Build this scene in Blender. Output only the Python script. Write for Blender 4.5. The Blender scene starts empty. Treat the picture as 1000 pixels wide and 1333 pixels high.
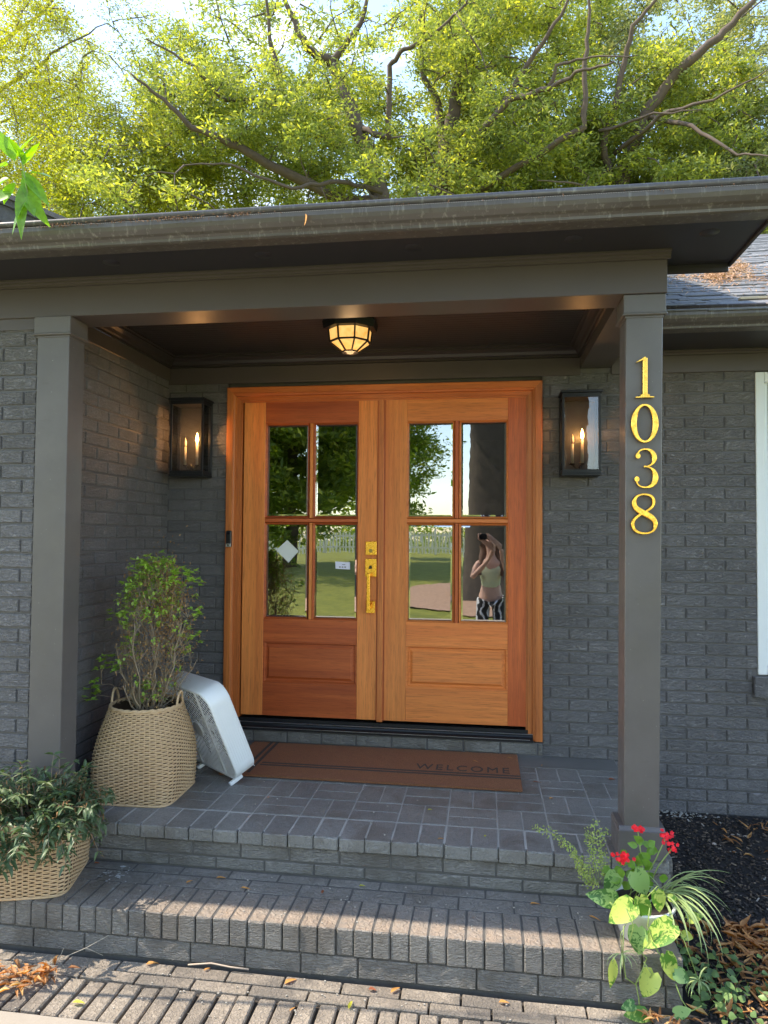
import bpy, math, random
import numpy as np
from mathutils import Vector, Matrix, noise
PI = math.pi
S = bpy.context.scene
COL = S.collection
rnd = random.Random(7)

# ------------------------------------------------------------------ camera
CAM = Vector((0.643, -4.381, 1.328))
FPX, YAW, PITCH, ROLL = 913.98, 0.1416, 0.0332, 0.0072
cy, sy, cp, sp = math.cos(YAW), math.sin(YAW), math.cos(PITCH), math.sin(PITCH)
FW = Vector((-sy*cp, cy*cp, sp)); R0 = Vector((cy, sy, 0)); U0 = R0.cross(FW)
RT = math.cos(ROLL)*R0 + math.sin(ROLL)*U0
UP = -math.sin(ROLL)*R0 + math.cos(ROLL)*U0
cd = bpy.data.cameras.new('camera'); cam = bpy.data.objects.new('camera', cd); COL.objects.link(cam)
M = Matrix((RT, UP, -FW)).transposed().to_4x4(); M.translation = CAM
cam.matrix_world = M
cd.sensor_fit = 'HORIZONTAL'; cd.sensor_width = 36.0; cd.lens = 36.0*FPX/1000.0
cd.clip_start = 0.03; cd.clip_end = 600.0
S.camera = cam

# ------------------------------------------------------------------ light
SUN_EL, SUN_AZ = math.radians(52), math.radians(184)   # azimuth of the sun measured from +X towards +Y
SUN_STRENGTH, SKY_STRENGTH, EXPOSURE = 2.0, 0.15, 2.15
w = bpy.data.worlds.new('World'); S.world = w; w.use_nodes = True
nt = w.node_tree; nt.nodes.clear()
sky = nt.nodes.new('ShaderNodeTexSky'); sky.sky_type = 'NISHITA'; sky.sun_disc = False
sky.sun_elevation = SUN_EL; sky.sun_rotation = PI/2 - SUN_AZ
sky.air_density = 1.0; sky.dust_density = .5; sky.ozone_density = 1.4
bg = nt.nodes.new('ShaderNodeBackground'); bg.inputs['Strength'].default_value = SKY_STRENGTH
out = nt.nodes.new('ShaderNodeOutputWorld')
# thin bright clouds over the whole dome
tc = nt.nodes.new('ShaderNodeTexCoord'); mp = nt.nodes.new('ShaderNodeMapping'); mp.inputs['Scale'].default_value = (1.6, 1.6, 3.6); mp.inputs['Location'].default_value = (1.3, 5.2, 2.1)
cn = nt.nodes.new('ShaderNodeTexNoise'); cn.inputs['Scale'].default_value = 2.2; cn.inputs['Detail'].default_value = 7; cn.inputs['Roughness'].default_value = .6
cr = nt.nodes.new('ShaderNodeValToRGB'); cr.color_ramp.elements[0].position = .56; cr.color_ramp.elements[1].position = .80
mx = nt.nodes.new('ShaderNodeMix'); mx.data_type = 'RGBA'; mx.inputs['B'].default_value = (3.7, 3.65, 3.55, 1)
L = nt.links.new
L(tc.outputs['Generated'], mp.inputs['Vector']); L(mp.outputs[0], cn.inputs['Vector']); L(cn.outputs['Fac'], cr.inputs[0])
L(cr.outputs[0], mx.inputs['Factor']); L(sky.outputs[0], mx.inputs['A']); L(mx.outputs['Result'], bg.inputs[0]); L(bg.outputs[0], out.inputs[0])
sd = bpy.data.lights.new('sun', 'SUN'); sd.energy = SUN_STRENGTH; sd.angle = math.radians(.53); sd.color = (1, .93, .82)
so = bpy.data.objects.new('sun', sd); COL.objects.link(so)
sdir = Vector((math.cos(SUN_EL)*math.cos(SUN_AZ), math.cos(SUN_EL)*math.sin(SUN_AZ), math.sin(SUN_EL)))
so.rotation_euler = sdir.to_track_quat('Z', 'Y').to_euler(); so.location = (-6, -3, 12)
S.view_settings.view_transform = 'Standard'; S.view_settings.look = 'None'
S.view_settings.exposure = EXPOSURE; S.view_settings.gamma = 1; S.view_settings.use_curve_mapping = False
S.view_settings.use_white_balance = True; S.view_settings.white_balance_temperature = 7100; S.view_settings.white_balance_tint = 10   # camera balanced for open shade
S.render.engine = 'CYCLES'; S.cycles.max_bounces = 8; S.cycles.transparent_max_bounces = 16
S.cycles.use_denoising = True; S.cycles.sample_clamp_indirect = 6

# ------------------------------------------------------------------ helpers
def at(px, py, y):
    """the point of the vertical plane Y = y seen at a pixel of the 1000 x 1333 photograph"""
    d = FW + RT*((px-500)/FPX) - UP*((py-666.5)/FPX)
    return CAM + d*((y-CAM.y)/d.y)

class MB:
    def __init__(s): s.v = []; s.f = []; s.sm = []
    def add(s, vs, fs, smooth=False):
        b = len(s.v); s.v += [tuple(p) for p in vs]; s.f += [tuple(b+i for i in f) for f in fs]; s.sm += [smooth]*len(fs); return s
    def box(s, x0, x1, y0, y1, z0, z1, c=0.0):
        if c <= 0:
            v = [(x, y, z) for z in (z0, z1) for y in (y0, y1) for x in (x0, x1)]
            return s.add(v, [(0,2,3,1),(4,5,7,6),(0,1,5,4),(2,6,7,3),(0,4,6,2),(1,3,7,5)])
        xs, ys, zs = (x0, x1), (y0, y1), (z0, z1)
        v = []; idx = {}
        for i in (0,1):
            for j in (0,1):
                for k in (0,1):
                    for a in range(3):
                        p = [xs[i], ys[j], zs[k]]
                        for b, q in ((0,i),(1,j),(2,k)):
                            if b != a: p[b] += c if q == 0 else -c
                        idx[i,j,k,a] = len(v); v.append(tuple(p))
        f = []
        def q4(a, b, c_, d, cen):
            n = (Vector(v[b])-Vector(v[a])).cross(Vector(v[c_])-Vector(v[a]))
            m = (Vector(v[a])+Vector(v[b])+Vector(v[c_]))/3 - cen
            f.append((a,b,c_,d) if n.dot(m) > 0 else (d,c_,b,a))
        cen = Vector(((x0+x1)/2, (y0+y1)/2, (z0+z1)/2))
        for a in range(3):
            o1, o2 = [b for b in range(3) if b != a]
            for sgn in (0,1):
                def I(p1, p2):
                    t = [0,0,0]; t[a] = sgn; t[o1] = p1; t[o2] = p2; return idx[t[0],t[1],t[2],a]
                q4(I(0,0), I(1,0), I(1,1), I(0,1), cen)
            for p1 in (0,1):
                for p2 in (0,1):
                    def J(pa, ax):
                        t = [0,0,0]; t[a] = pa; t[o1] = p1; t[o2] = p2; return idx[t[0],t[1],t[2],ax]
                    q4(J(0,o1), J(1,o1), J(1,o2), J(0,o2), cen)
        for i in (0,1):
            for j in (0,1):
                for k in (0,1):
                    a, b, d = (idx[i,j,k,q] for q in range(3))
                    n = (Vector(v[b])-Vector(v[a])).cross(Vector(v[d])-Vector(v[a]))
                    f.append((a,b,d) if n.dot(Vector(v[a])-cen) > 0 else (d,b,a))
        return s.add(v, f)
    def tube(s, pts, r, n=8, caps=True, smooth=True):
        pts = [Vector(p) for p in pts]
        if not hasattr(r, '__len__'): r = [r]*len(pts)
        vs = []; up = None
        for i, p in enumerate(pts):
            d = (pts[min(i+1, len(pts)-1)] - pts[max(i-1, 0)]).normalized()
            if up is None: up = d.orthogonal().normalized()
            up = (up - d*up.dot(d))
            up = up.normalized() if up.length > 1e-6 else d.orthogonal().normalized()
            sd = d.cross(up)
            for k in range(n):
                a = 2*PI*k/n; vs.append(p + (up*math.cos(a) + sd*math.sin(a))*r[i])
        fs = [(i*n+k, i*n+(k+1) % n, (i+1)*n+(k+1) % n, (i+1)*n+k) for i in range(len(pts)-1) for k in range(n)]
        if caps: fs += [tuple(range(n))[::-1], tuple((len(pts)-1)*n+k for k in range(n))]
        return s.add(vs, fs, smooth)
    def bar(s, a, b, w, h=None, up=(0,0,1)):
        a, b = Vector(a), Vector(b); d = (b-a).normalized(); u = Vector(up)
        sd = d.cross(u); sd = sd.normalized() if sd.length > 1e-5 else d.orthogonal().normalized()
        u = sd.cross(d); h = h or w
        v = [p + sd*i*w/2 + u*j*h/2 for p in (a, b) for j in (-1,1) for i in (-1,1)]
        return s.add(v, [(0,1,3,2),(4,6,7,5),(0,4,5,1),(2,3,7,6),(0,2,6,4),(1,5,7,3)])
    def prof(s, pts, x0, x1, ax='x', smooth=False):
        """closed profile of (a, z) points swept along x (a = y) or along y (a = x)"""
        n = len(pts); v = []
        for t in (x0, x1):
            v += [((t, a, z) if ax == 'x' else (a, t, z)) for a, z in pts]
        fs = [(i, (i+1) % n, n+(i+1) % n, n+i) for i in range(n)]
        return s.add(v, fs + [tuple(range(n))[::-1], tuple(range(n, 2*n))], smooth)
    def lathe(s, prof, cx=0, cy=0, n=24, smooth=True, sq=None):
        vs = []
        for r, z in prof:
            for k in range(n):
                a = 2*PI*k/n; vs.append((cx+r*math.cos(a), cy+r*math.sin(a), z))
        m = len(prof)
        return s.add(vs, [(i*n+k, i*n+(k+1) % n, (i+1)*n+(k+1) % n, (i+1)*n+k) for i in range(m-1) for k in range(n)], smooth)
    def blade(s, base, d, up, length, width, curl=0.0, fold=0.15, seg=4, shape=None, taper=.5):
        """a leaf: folded along its midrib, bending down by curl"""
        p = Vector(base); d = Vector(d).normalized(); up = Vector(up); sd = d.cross(up)
        sd = sd.normalized() if sd.length > 1e-4 else d.orthogonal().normalized()
        vs = []; st = length/seg
        for i in range(seg+1):
            t = i/seg
            wd = width*.5*(shape(t) if shape else math.sin(PI*min(1, max(0, t**taper*1.0)))**.8 if 0 < t < 1 else 0)
            u = sd.cross(d)
            vs += [p - sd*wd + u*wd*fold*2, p, p + sd*wd + u*wd*fold*2]
            p = p + d*st
            d = (Matrix.Rotation(-curl/seg, 3, sd) @ d)
        fs = []
        for i in range(seg):
            a = i*3
            if i == 0 and not shape: fs += [(a+1, a+4, a+3), (a+1, a+5, a+4)]
            elif i == seg-1 and not shape: fs += [(a, a+1, a+4), (a+1, a+2, a+4)]
            else: fs += [(a, a+1, a+4, a+3), (a+1, a+2, a+5, a+4)]
        return s.add(vs, fs, True)
    def mesh(s, name, mat, org=(0,0,0)):
        me = bpy.data.meshes.new(name); o = Vector(org)
        if s.v:
            a = np.array(s.v, dtype=np.float32) - np.array(o, dtype=np.float32)
            me.from_pydata(a.tolist(), [], s.f); me.polygons.foreach_set('use_smooth', s.sm)
        me.materials.append(mat); me.update(); return me
    def build(s, name, mat, parent=None, org=None, **k):
        org = org if org is not None else (wloc(parent) if parent else (0,0,0))
        return link(name, s.mesh(name, mat, org), parent, tuple(Vector(org)-Vector(wloc(parent) if parent else (0,0,0))), **k)
WL = {}
def wloc(o): return WL.get(o.name, (0,0,0))
def link(name, me, parent=None, loc=(0,0,0), rot=(0,0,0), label=None, cat=None, group=None, kind=None):
    o = bpy.data.objects.new(name, me); COL.objects.link(o); o.location = loc; o.rotation_euler = rot
    if parent: o.parent = parent
    WL[o.name] = tuple(Vector(loc)+Vector(wloc(parent) if parent else (0,0,0)))
    if cat and not kind: kind = 'thing'
    for k, v in (('label', label), ('category', cat), ('group', group), ('kind', kind)):
        if v: o[k] = v
    return o
def thing(name, loc, label, cat, group=None, rot=(0,0,0)):
    return link(name, None, None, loc, rot, label, cat, group)
def fastmesh(name, V, F, mat, smooth=False):
    """V (n,3) array, F (m,k) array of equal-sized faces"""
    me = bpy.data.meshes.new(name); n, k = F.shape
    me.vertices.add(len(V)); me.vertices.foreach_set('co', V.astype(np.float32).ravel())
    me.loops.add(n*k); me.loops.foreach_set('vertex_index', F.astype(np.int32).ravel())
    me.polygons.add(n); me.polygons.foreach_set('loop_start', np.arange(0, n*k, k, dtype=np.int32))
    me.polygons.foreach_set('use_smooth', np.full(n, smooth)); me.update(calc_edges=True); me.materials.append(mat); return me

# ------------------------------------------------------------------ materials
class NT:
    def __init__(s, name):
        s.m = bpy.data.materials.new(name); s.m.use_nodes = True; s.t = s.m.node_tree
        s.b = s.t.nodes['Principled BSDF']; s.o = s.t.nodes['Material Output']
    def n(s, ty, ins=None, **k):
        x = s.t.nodes.new(ty)
        for a, b in k.items(): setattr(x, a, b)
        for a, b in (ins or {}).items():
            if isinstance(b, bpy.types.NodeSocket): s.t.links.new(b, x.inputs[a])
            else: x.inputs[a].default_value = b
        return x
    def l(s, a, b): s.t.links.new(a, b)
    def pos(s, scale=(1,1,1), obj=False, rand=0.0):
        src = s.n('ShaderNodeTexCoord').outputs['Object'] if obj else s.n('ShaderNodeNewGeometry').outputs['Position']
        if rand:
            r = s.n('ShaderNodeObjectInfo').outputs['Random']
            a = s.n('ShaderNodeMath', {0: r, 1: rand}, operation='MULTIPLY').outputs[0]
            src = s.n('ShaderNodeVectorMath', {0: src, 1: a}, operation='ADD').outputs[0]
        return s.n('ShaderNodeMapping', {'Vector': src, 'Scale': scale}).outputs[0]
    def noise(s, vec, scale, detail=4, rough=.55, dist=0.0):
        return s.n('ShaderNodeTexNoise', {'Vector': vec, 'Scale': scale, 'Detail': detail, 'Roughness': rough, 'Distortion': dist}).outputs['Fac']
    def ramp(s, fac, *stops):
        r = s.n('ShaderNodeValToRGB', {0: fac}); e = r.color_ramp.elements
        while len(e) < len(stops): e.new(.5)
        for i, (p, c) in enumerate(stops):
            e[i].position = p; e[i].color = (c, c, c, 1) if not hasattr(c, '__len__') else (*c, 1)
        return r.outputs[0]
    def mix(s, fac, a, b, blend='MIX'):
        x = s.n('ShaderNodeMix', data_type='RGBA', blend_type=blend)
        for k, v in (('Factor', fac), ('A', a), ('B', b)):
            if isinstance(v, bpy.types.NodeSocket): s.l(v, x.inputs[k])
            elif k == 'Factor': x.inputs[k].default_value = v
            else: x.inputs[k].default_value = (*v, 1)
        return x.outputs['Result']
    def bump(s, h, strength, dist, prev=None):
        b = s.n('ShaderNodeBump', {'Height': h, 'Strength': strength, 'Distance': dist})
        if prev is not None: s.l(prev, b.inputs['Normal'])
        return b.outputs[0]
    def randval(s, col, amt):
        """brightness varies by object"""
        r = s.n('ShaderNodeObjectInfo').outputs['Random']
        v = s.n('ShaderNodeMapRange', {0: r, 3: 1-amt, 4: 1+amt}).outputs[0]
        return s.n('ShaderNodeHueSaturation', {'Color': col, 'Value': v}).outputs[0]
    def fin(s, col=None, rough=.5, metal=0, spec=.5, normal=None, **k):
        for key, v in (('Base Color', col), ('Roughness', rough), ('Metallic', metal), ('Specular IOR Level', spec), ('Normal', normal)):
            if v is None: continue
            if isinstance(v, bpy.types.NodeSocket): s.l(v, s.b.inputs[key])
            elif hasattr(v, '__len__'): s.b.inputs[key].default_value = (*v, 1)
            else: s.b.inputs[key].default_value = v
        for key, v in k.items(): s.b.inputs[key.replace('_', ' ')].default_value = v
        return s.m

def m_plain(name, col, rough=.5, metal=0, spec=.5, var=.12, scale=9, bump=.0, bscale=150):
    t = NT(name); p = t.pos(); n = t.noise(p, scale, 5)
    c = t.mix(n, tuple(x*(1-var) for x in col), tuple(min(1, x*(1+var)) for x in col))
    nm = t.bump(t.noise(p, bscale, 3), bump, .002) if bump else None
    return t.fin(c, rough, metal, spec, nm)
def m_brick(name, c1, c2, wall=True, rough=.5, depth=.005, stain=None, worn=None):
    t = NT(name); p = t.pos((38, 38, 120) if wall else (70, 70, 70))
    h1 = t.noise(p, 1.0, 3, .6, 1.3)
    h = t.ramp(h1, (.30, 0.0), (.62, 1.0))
    fine = t.noise(t.pos(), 260, 2)
    q = t.pos(); big = t.noise(q, 2.6, 4)
    c = t.mix(t.ramp(big, (.35, 0.0), (.65, 1.0)), c1, c2)
    c = t.randval(c, .085)
    c = t.n('ShaderNodeHueSaturation', {'Color': c, 'Value': t.n('ShaderNodeMapRange', {0: h1, 1: .32, 2: .66, 3: .82, 4: 1.12}).outputs[0]}).outputs[0]  # relief shading put into the colour: hollows darker, ridges lighter
    # scuffs where the paint has worn
    sc = t.ramp(t.noise(q, 34, 5, .7), (.66, 0.0), (.74, 1.0))
    c = t.mix(t.n('ShaderNodeMath', {0: sc, 1: .5}, operation='MULTIPLY').outputs[0], c, tuple(min(1, x*1.9) for x in c2))
    if stain: 
        st = t.ramp(t.noise(q, 3.1, 6, .65), (.52, 0.0), (.60, 1.0)); c = t.mix(t.n('ShaderNodeMath', {0: st, 1: .8}, operation='MULTIPLY').outputs[0], c, stain)
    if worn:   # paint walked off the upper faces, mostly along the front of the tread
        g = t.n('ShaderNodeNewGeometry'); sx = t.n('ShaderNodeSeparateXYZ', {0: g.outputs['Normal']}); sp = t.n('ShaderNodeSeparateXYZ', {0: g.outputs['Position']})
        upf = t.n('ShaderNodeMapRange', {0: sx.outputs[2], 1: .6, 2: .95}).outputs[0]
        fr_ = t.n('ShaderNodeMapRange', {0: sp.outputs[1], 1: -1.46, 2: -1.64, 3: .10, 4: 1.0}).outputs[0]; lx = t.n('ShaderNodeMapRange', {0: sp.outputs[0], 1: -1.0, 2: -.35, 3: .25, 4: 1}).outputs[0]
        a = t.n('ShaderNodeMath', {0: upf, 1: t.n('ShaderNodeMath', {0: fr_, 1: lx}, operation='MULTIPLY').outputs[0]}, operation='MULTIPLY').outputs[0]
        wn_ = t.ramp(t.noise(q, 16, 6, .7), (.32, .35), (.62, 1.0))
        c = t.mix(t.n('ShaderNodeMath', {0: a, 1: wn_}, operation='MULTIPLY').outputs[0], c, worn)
    nm = t.bump(h, 1.0, depth); nm = t.bump(fine, .35, .001, nm)
    r = t.ramp(t.noise(q, 12, 3), (.3, rough-.1), (.7, rough+.12))
    return t.fin(c, r, 0, .45, nm)
def m_wood(name, light, dark, axis='z', rough=.38):
    t = NT(name); k = 55
    sc = {'z': (k, k, 2.4), 'x': (2.4, k, k)}[axis]
    p = t.pos(sc, rand=37.0)
    p1 = t.pos(tuple(s/ k*9 for s in sc), rand=37.0)
    fig = t.noise(p1, 1.0, 4, .6, 1.4); gr = t.noise(p, 1.0, 5, .7, .3)
    pore = t.noise(t.pos(tuple(s*4 for s in sc), rand=11.0), 1.0, 3, .6)
    c = t.mix(t.ramp(fig, (.3, 0.0), (.7, 1.0)), dark, light)
    c = t.mix(t.ramp(gr, (.35, .38), (.65, 0.0)), c, tuple(x*.6 for x in dark))
    c = t.mix(t.ramp(pore, (.36, .38), (.46, 0.0)), c, tuple(x*.4 for x in dark))
    c = t.randval(c, .10)
    nm = t.bump(gr, .12, .002); nm = t.bump(pore, .10, .001, nm)
    return t.fin(c, t.ramp(gr, (.3, rough+.12), (.7, rough-.04)), 0, .5, nm)
def m_leaf(name, c1, c2, trans=.45, rough=.45, c3=None, spec=.4, tcol=None, clump=0):
    t = NT(name); g = t.n('ShaderNodeNewGeometry')
    ri = g.outputs['Random Per Island']
    stops = [(0.0, c1), (.75 if c3 else 1.0, c2)] + ([(1.0, c3)] if c3 else [])
    c = t.ramp(ri, *stops)
    n = t.noise(t.pos(), 45, 3); c = t.n('ShaderNodeHueSaturation', {'Color': c, 'Value': t.n('ShaderNodeMapRange', {0: n, 1: .3, 2: .7, 3: .8, 4: 1.2}).outputs[0]}).outputs[0]
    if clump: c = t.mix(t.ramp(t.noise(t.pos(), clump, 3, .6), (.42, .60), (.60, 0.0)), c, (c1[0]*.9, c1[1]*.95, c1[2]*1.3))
    t.fin(c, rough, 0, spec)
    tr = t.n('ShaderNodeBsdfTranslucent', {'Color': t.mix(1.0, c, tcol or (1.0, 1.0, .45), 'MULTIPLY')})
    tr2 = t.n('ShaderNodeHueSaturation', {'Color': tr.inputs['Color'].links[0].from_socket, 'Value': 1.9, 'Saturation': 1.1}).outputs[0]
    t.l(tr2, tr.inputs['Color'])
    ms = t.n('ShaderNodeMixShader', {0: trans}); t.l(t.b.outputs[0], ms.inputs[1]); t.l(tr.outputs[0], ms.inputs[2]); t.l(ms.outputs[0], t.o.inputs[0])
    return t.m
def m_variegated(name, g1, g2, scale=60, thr=.5, trans=.35, stripe=None):
    t = NT(name)
    p = t.pos(); n = t.noise(p, scale, 3, .5, 2.2)
    big = t.noise(p, 14, 2)
    k = t.n('ShaderNodeMath', {0: n, 1: big}, operation='ADD').outputs[0]
    c = t.mix(t.ramp(k, (thr+.40, 0.0), (thr+.60, 1.0)), g1, g2)
    t.fin(c, .38, 0, .5)
    tr = t.n('ShaderNodeBsdfTranslucent'); t.l(t.n('ShaderNodeHueSaturation', {'Color': c, 'Value': 1.7}).outputs[0], tr.inputs[0])
    ms = t.n('ShaderNodeMixShader', {0: trans}); t.l(t.b.outputs[0], ms.inputs[1]); t.l(tr.outputs[0], ms.inputs[2]); t.l(ms.outputs[0], t.o.inputs[0])
    return t.m
def m_glass(name, refl=.10, tint=(.9, .93, .92), wav=.02):
    t = NT(name); g = t.n('ShaderNodeBsdfGlossy', {'Color': (1, 1, 1, 1), 'Roughness': .004})
    tr = t.n('ShaderNodeBsdfTransparent', {'Color': (*tint, 1)})
    fr = t.n('ShaderNodeFresnel', {'IOR': 1.5}).outputs[0]
    f = t.n('ShaderNodeMath', {0: fr, 1: refl}, operation='ADD', use_clamp=True).outputs[0]
    nm = t.bump(t.noise(t.pos((1, 1, 1)), 7.5, 2), wav, .02); t.l(nm, g.inputs['Normal'])
    ms = t.n('ShaderNodeMixShader', {0: f}); t.l(tr.outputs[0], ms.inputs[1]); t.l(g.outputs[0], ms.inputs[2]); t.l(ms.outputs[0], t.o.inputs[0])
    return t.m
def m_emit(name, col, strength):
    t = NT(name); return t.fin((0,0,0), .5, Emission_Color=(*col, 1), Emission_Strength=strength)

CH = (.055, .055, .060)
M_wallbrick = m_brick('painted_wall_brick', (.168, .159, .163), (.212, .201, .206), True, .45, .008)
M_mortar = m_plain('painted_mortar', (.100, .094, .097), .6, var=.35, scale=14, bump=.6, bscale=90)  # brick paint darkened: the shade of the recessed joints is in the colour
M_trimshade = m_plain('charcoal_trim_shaded', (.090, .074, .072), .38, spec=.4, var=.1, scale=3, bump=.08, bscale=60)  # shaded copy of the trim paint: darker for beam and friezes
t = NT('charcoal_trim_paint'); q = t.pos(); c_ = t.mix(t.ramp(t.noise(q, 4, 6, .65), (.3, 0.0), (.7, 1.0)), (.106, .094, .091), (.134, .119, .115))
c_ = t.mix(t.ramp(t.noise(q, 95, 2, .5), (.74, 0.0), (.78, .7)), c_, (.34, .32, .29)); c_ = t.mix(t.ramp(t.noise(t.pos((9, 9, 40)), 1.0, 5, .7), (.60, 0.0), (.75, .35)), c_, (.08, .07, .06))
M_trim = t.fin(c_, t.ramp(t.noise(q, 9, 4), (.3, .28), (.7, .46)), 0, .45, t.bump(t.noise(t.pos((160, 160, 7)), 1.0, 3), .10, .0015, t.bump(t.noise(q, 3, 2), .25, .004)))
M_soffit = m_plain('soffit_paint', (.030, .027, .036), .45, var=.08, bump=.05)
M_ceil = m_plain('porch_ceiling_paint', (.040, .032, .032), .42, var=.08)
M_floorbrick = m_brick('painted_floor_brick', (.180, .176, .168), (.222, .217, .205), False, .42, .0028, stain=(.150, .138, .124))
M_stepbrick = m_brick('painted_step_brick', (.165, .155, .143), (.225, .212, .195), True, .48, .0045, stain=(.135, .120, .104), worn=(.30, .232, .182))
M_floormortar = m_plain('worn_floor_mortar', (.36, .35, .33), .75, var=.35, scale=7, bump=.7, bscale=80)
M_stepmortar = m_plain('step_mortar', (.085, .08, .076), .7, var=.4, scale=12, bump=.7, bscale=80)
t = NT('dark_bronze_gutter'); q = t.pos((55, 55, 3)); c_ = t.mix(t.noise(t.pos(), 6, 5), (.078, .066, .063), (.138, .120, .113))
c_ = t.mix(t.ramp(t.noise(q, 1.0, 4, .65), (.56, 0.0), (.72, .45)), c_, (.40, .38, .35)); c_ = t.mix(t.ramp(t.noise(t.pos((30, 30, 9)), 1.0, 4, .65), (.60, 0.0), (.74, .55)), c_, (.06, .048, .040))
M_gutter = t.fin(c_, t.ramp(t.noise(t.pos(), 14, 3), (.3, .30), (.7, .50)), .15, .5, t.bump(t.noise(t.pos(), 30, 2), .08, .002))
t = NT('brushed_gold'); q = t.pos(); c_ = t.mix(t.ramp(t.noise(q, 16, 3, .6), (.50, 0.0), (.85, .30)), (.92, .50, .085), (.55, .27, .05)); M_gold = t.fin(c_, t.ramp(t.noise(q, 60, 4), (.3, .16), (.7, .38)), 1.0, .5, t.bump(t.noise(t.pos((1, 1, 1)), 40, 2), .03, .002))
M_black = m_plain('black_metal', (.020, .020, .023), .38, metal=.4, var=.1)
M_rubber = m_plain('black_rubber', (.012, .012, .013), .5)
M_white = m_plain('white_plastic', (.78, .79, .80), .34, var=.04)
M_whitepaint = m_plain('white_window_paint', (.78, .80, .82), .4, var=.04)
M_wl = m_wood('mahogany_light', (.88, .305, .078), (.68, .185, .045), 'z')
M_wlx = m_wood('mahogany_light_rail', (.88, .29, .072), (.68, .172, .042), 'x')
M_wr = m_wood('mahogany_red', (.66, .150, .036), (.42, .072, .018), 'z')
M_wrx = m_wood('mahogany_red_rail', (.63, .138, .033), (.38, .064, .016), 'x')
M_wc = m_wood('mahogany_casing', (.70, .225, .056), (.46, .118, .030), 'z')
M_wcx = m_wood('mahogany_casing_head', (.72, .21, .050), (.48, .11, .028), 'x')
M_glass = m_glass('door_glass', .27, (.80, .86, .84), .006)
M_bevel = m_glass('glass_bevel', .40, (.8, .86, .84), .02)
M_lglass = m_glass('lantern_glass', .01, (.93, .93, .93), .05)
M_shingle = m_plain('asphalt_shingle', (.07, .07, .075), .85, var=.5, scale=26, bump=.8, bscale=300)
M_dark = m_plain('interior_plaster', (.10, .10, .10), .8)
M_darkwood = m_plain('interior_floor', (.06, .04, .03), .4)
M_mirror = m_plain('mirror', (.75, .75, .75), .03, metal=1, var=.02)
# ------------------------------------------------------------------ ground
P = 0.07066           # brick course
GZ = -0.37            # paving level
def terrain(x, y):
    if y > -4: return -.42
    return -.42 + .62*min(1, max(0, (-y-5)/16))**1.2
mb = MB(); nx, ny = 60, 60
xs = [-60+120*i/nx for i in range(nx+1)]; ys = [-75+66*(j/ny)**.6 if j < ny else -9 for j in range(ny+1)]
gxs = sorted(set([-90, -60, -40, -25, -15, -10, -6, -4, -2, 0, 1, 2, 3, 4, 6, 10, 15, 25, 40, 60, 90])); gys = [-90, -60, -40, -30, -24, -21, -19, -17, -15, -13, -11, -9.5, -8, -7, -6, -5, -4, 0, 10, 40, 90]
V = [(x, y, terrain(x, y)) for y in gys for x in gxs]; n = len(gxs)
mb.add(V, [(j*n+i, j*n+i+1, (j+1)*n+i+1, (j+1)*n+i) for j in range(len(gys)-1) for i in range(n-1)], True)
t = NT('lawn'); q = t.pos(); nn = t.ramp(t.noise(q, 2.6, 9, .8), (.38, 0.0), (.62, 1.0))
M_lawn = t.fin(t.mix(nn, (.17, .20, .028), (.32, .33, .055)), .9, normal=t.bump(t.noise(q, 60, 4), 1, .03))
mb.build('ground', M_lawn, kind='structure')
# concrete path in front of the brick edging
t = NT('path_concrete'); q = t.pos(); M_conc = t.fin(t.mix(t.noise(q, 7, 8, .7), (.25, .215, .18), (.35, .31, .26)), .85, normal=t.bump(t.noise(q, 190, 4), .7, .002))
MB().box(-5.2, 1.36, -5.9, -2.045, GZ-.05, GZ+.004, .006).build('path', M_conc, kind='structure')
M_pavbrick = m_brick('walk_brick', (.20, .168, .138), (.31, .262, .212), False, .8, .004, stain=(.14, .122, .105))
M_joint = m_plain('walk_joint_dirt', (.045, .036, .028), .95, var=.5, scale=40, bump=1, bscale=200)
MB().box(-3.2, 1.40, -2.045, -1.6, GZ-.06, GZ-.022).build('paving_bed', M_joint, kind='structure')

# brick meshes -------------------------------------------------------
_bc = {}
def brick_mesh(l, h, d, mat, var=0, rough=.0012, ch=.0035, nxx=5, top=False):
    """brick centred in x and z, its face at y = -d, body running back to y = +.03"""
    key = (round(l, 3), round(h, 3), round(d, 3), mat.name, var)
    if key in _bc: return _bc[key]
    r = random.Random(hash(key[:3]) + var*77); v = []; f = []
    nz = 2
    for j in range(nz+1):
        for i in range(nxx+1):
            x = -l/2+ch+(l-2*ch)*i/nxx; z = -h/2+ch+(h-2*ch)*j/nz
            v.append((x + r.uniform(-.001, .001), -d + r.uniform(-rough, rough), z + (r.uniform(-.0012, .0012) if j in (0, nz) else 0)))
    g = lambda i, j: j*(nxx+1)+i
    f += [(g(i, j), g(i+1, j), g(i+1, j+1), g(i, j+1)) for j in range(nz) for i in range(nxx)]
    c = len(v); v += [(sx*l/2, -d+ch, sz*h/2) for sx, sz in ((-1,-1),(1,-1),(1,1),(-1,1))]
    b = len(v); v += [(sx*l/2, .03, sz*h/2) for sx, sz in ((-1,-1),(1,-1),(1,1),(-1,1))]
    f += [tuple([c, c+1] + [g(i, 0) for i in range(nxx, -1, -1)]), tuple([c+2, c+3] + [g(i, nz) for i in range(0, nxx+1)])]
    f += [(c, g(0,0), g(0,1), g(0,2), c+3), (c+1, c+2, g(nxx,2), g(nxx,1), g(nxx,0))]
    for k in range(4): k2 = (k+1) % 4; f.append((c+k2, c+k, b+k, b+k2))
    me = bpy.data.meshes.new('brick'); me.from_pydata(v, [], f); me.materials.append(mat); me.update()
    _bc[key] = me; return me
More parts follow.
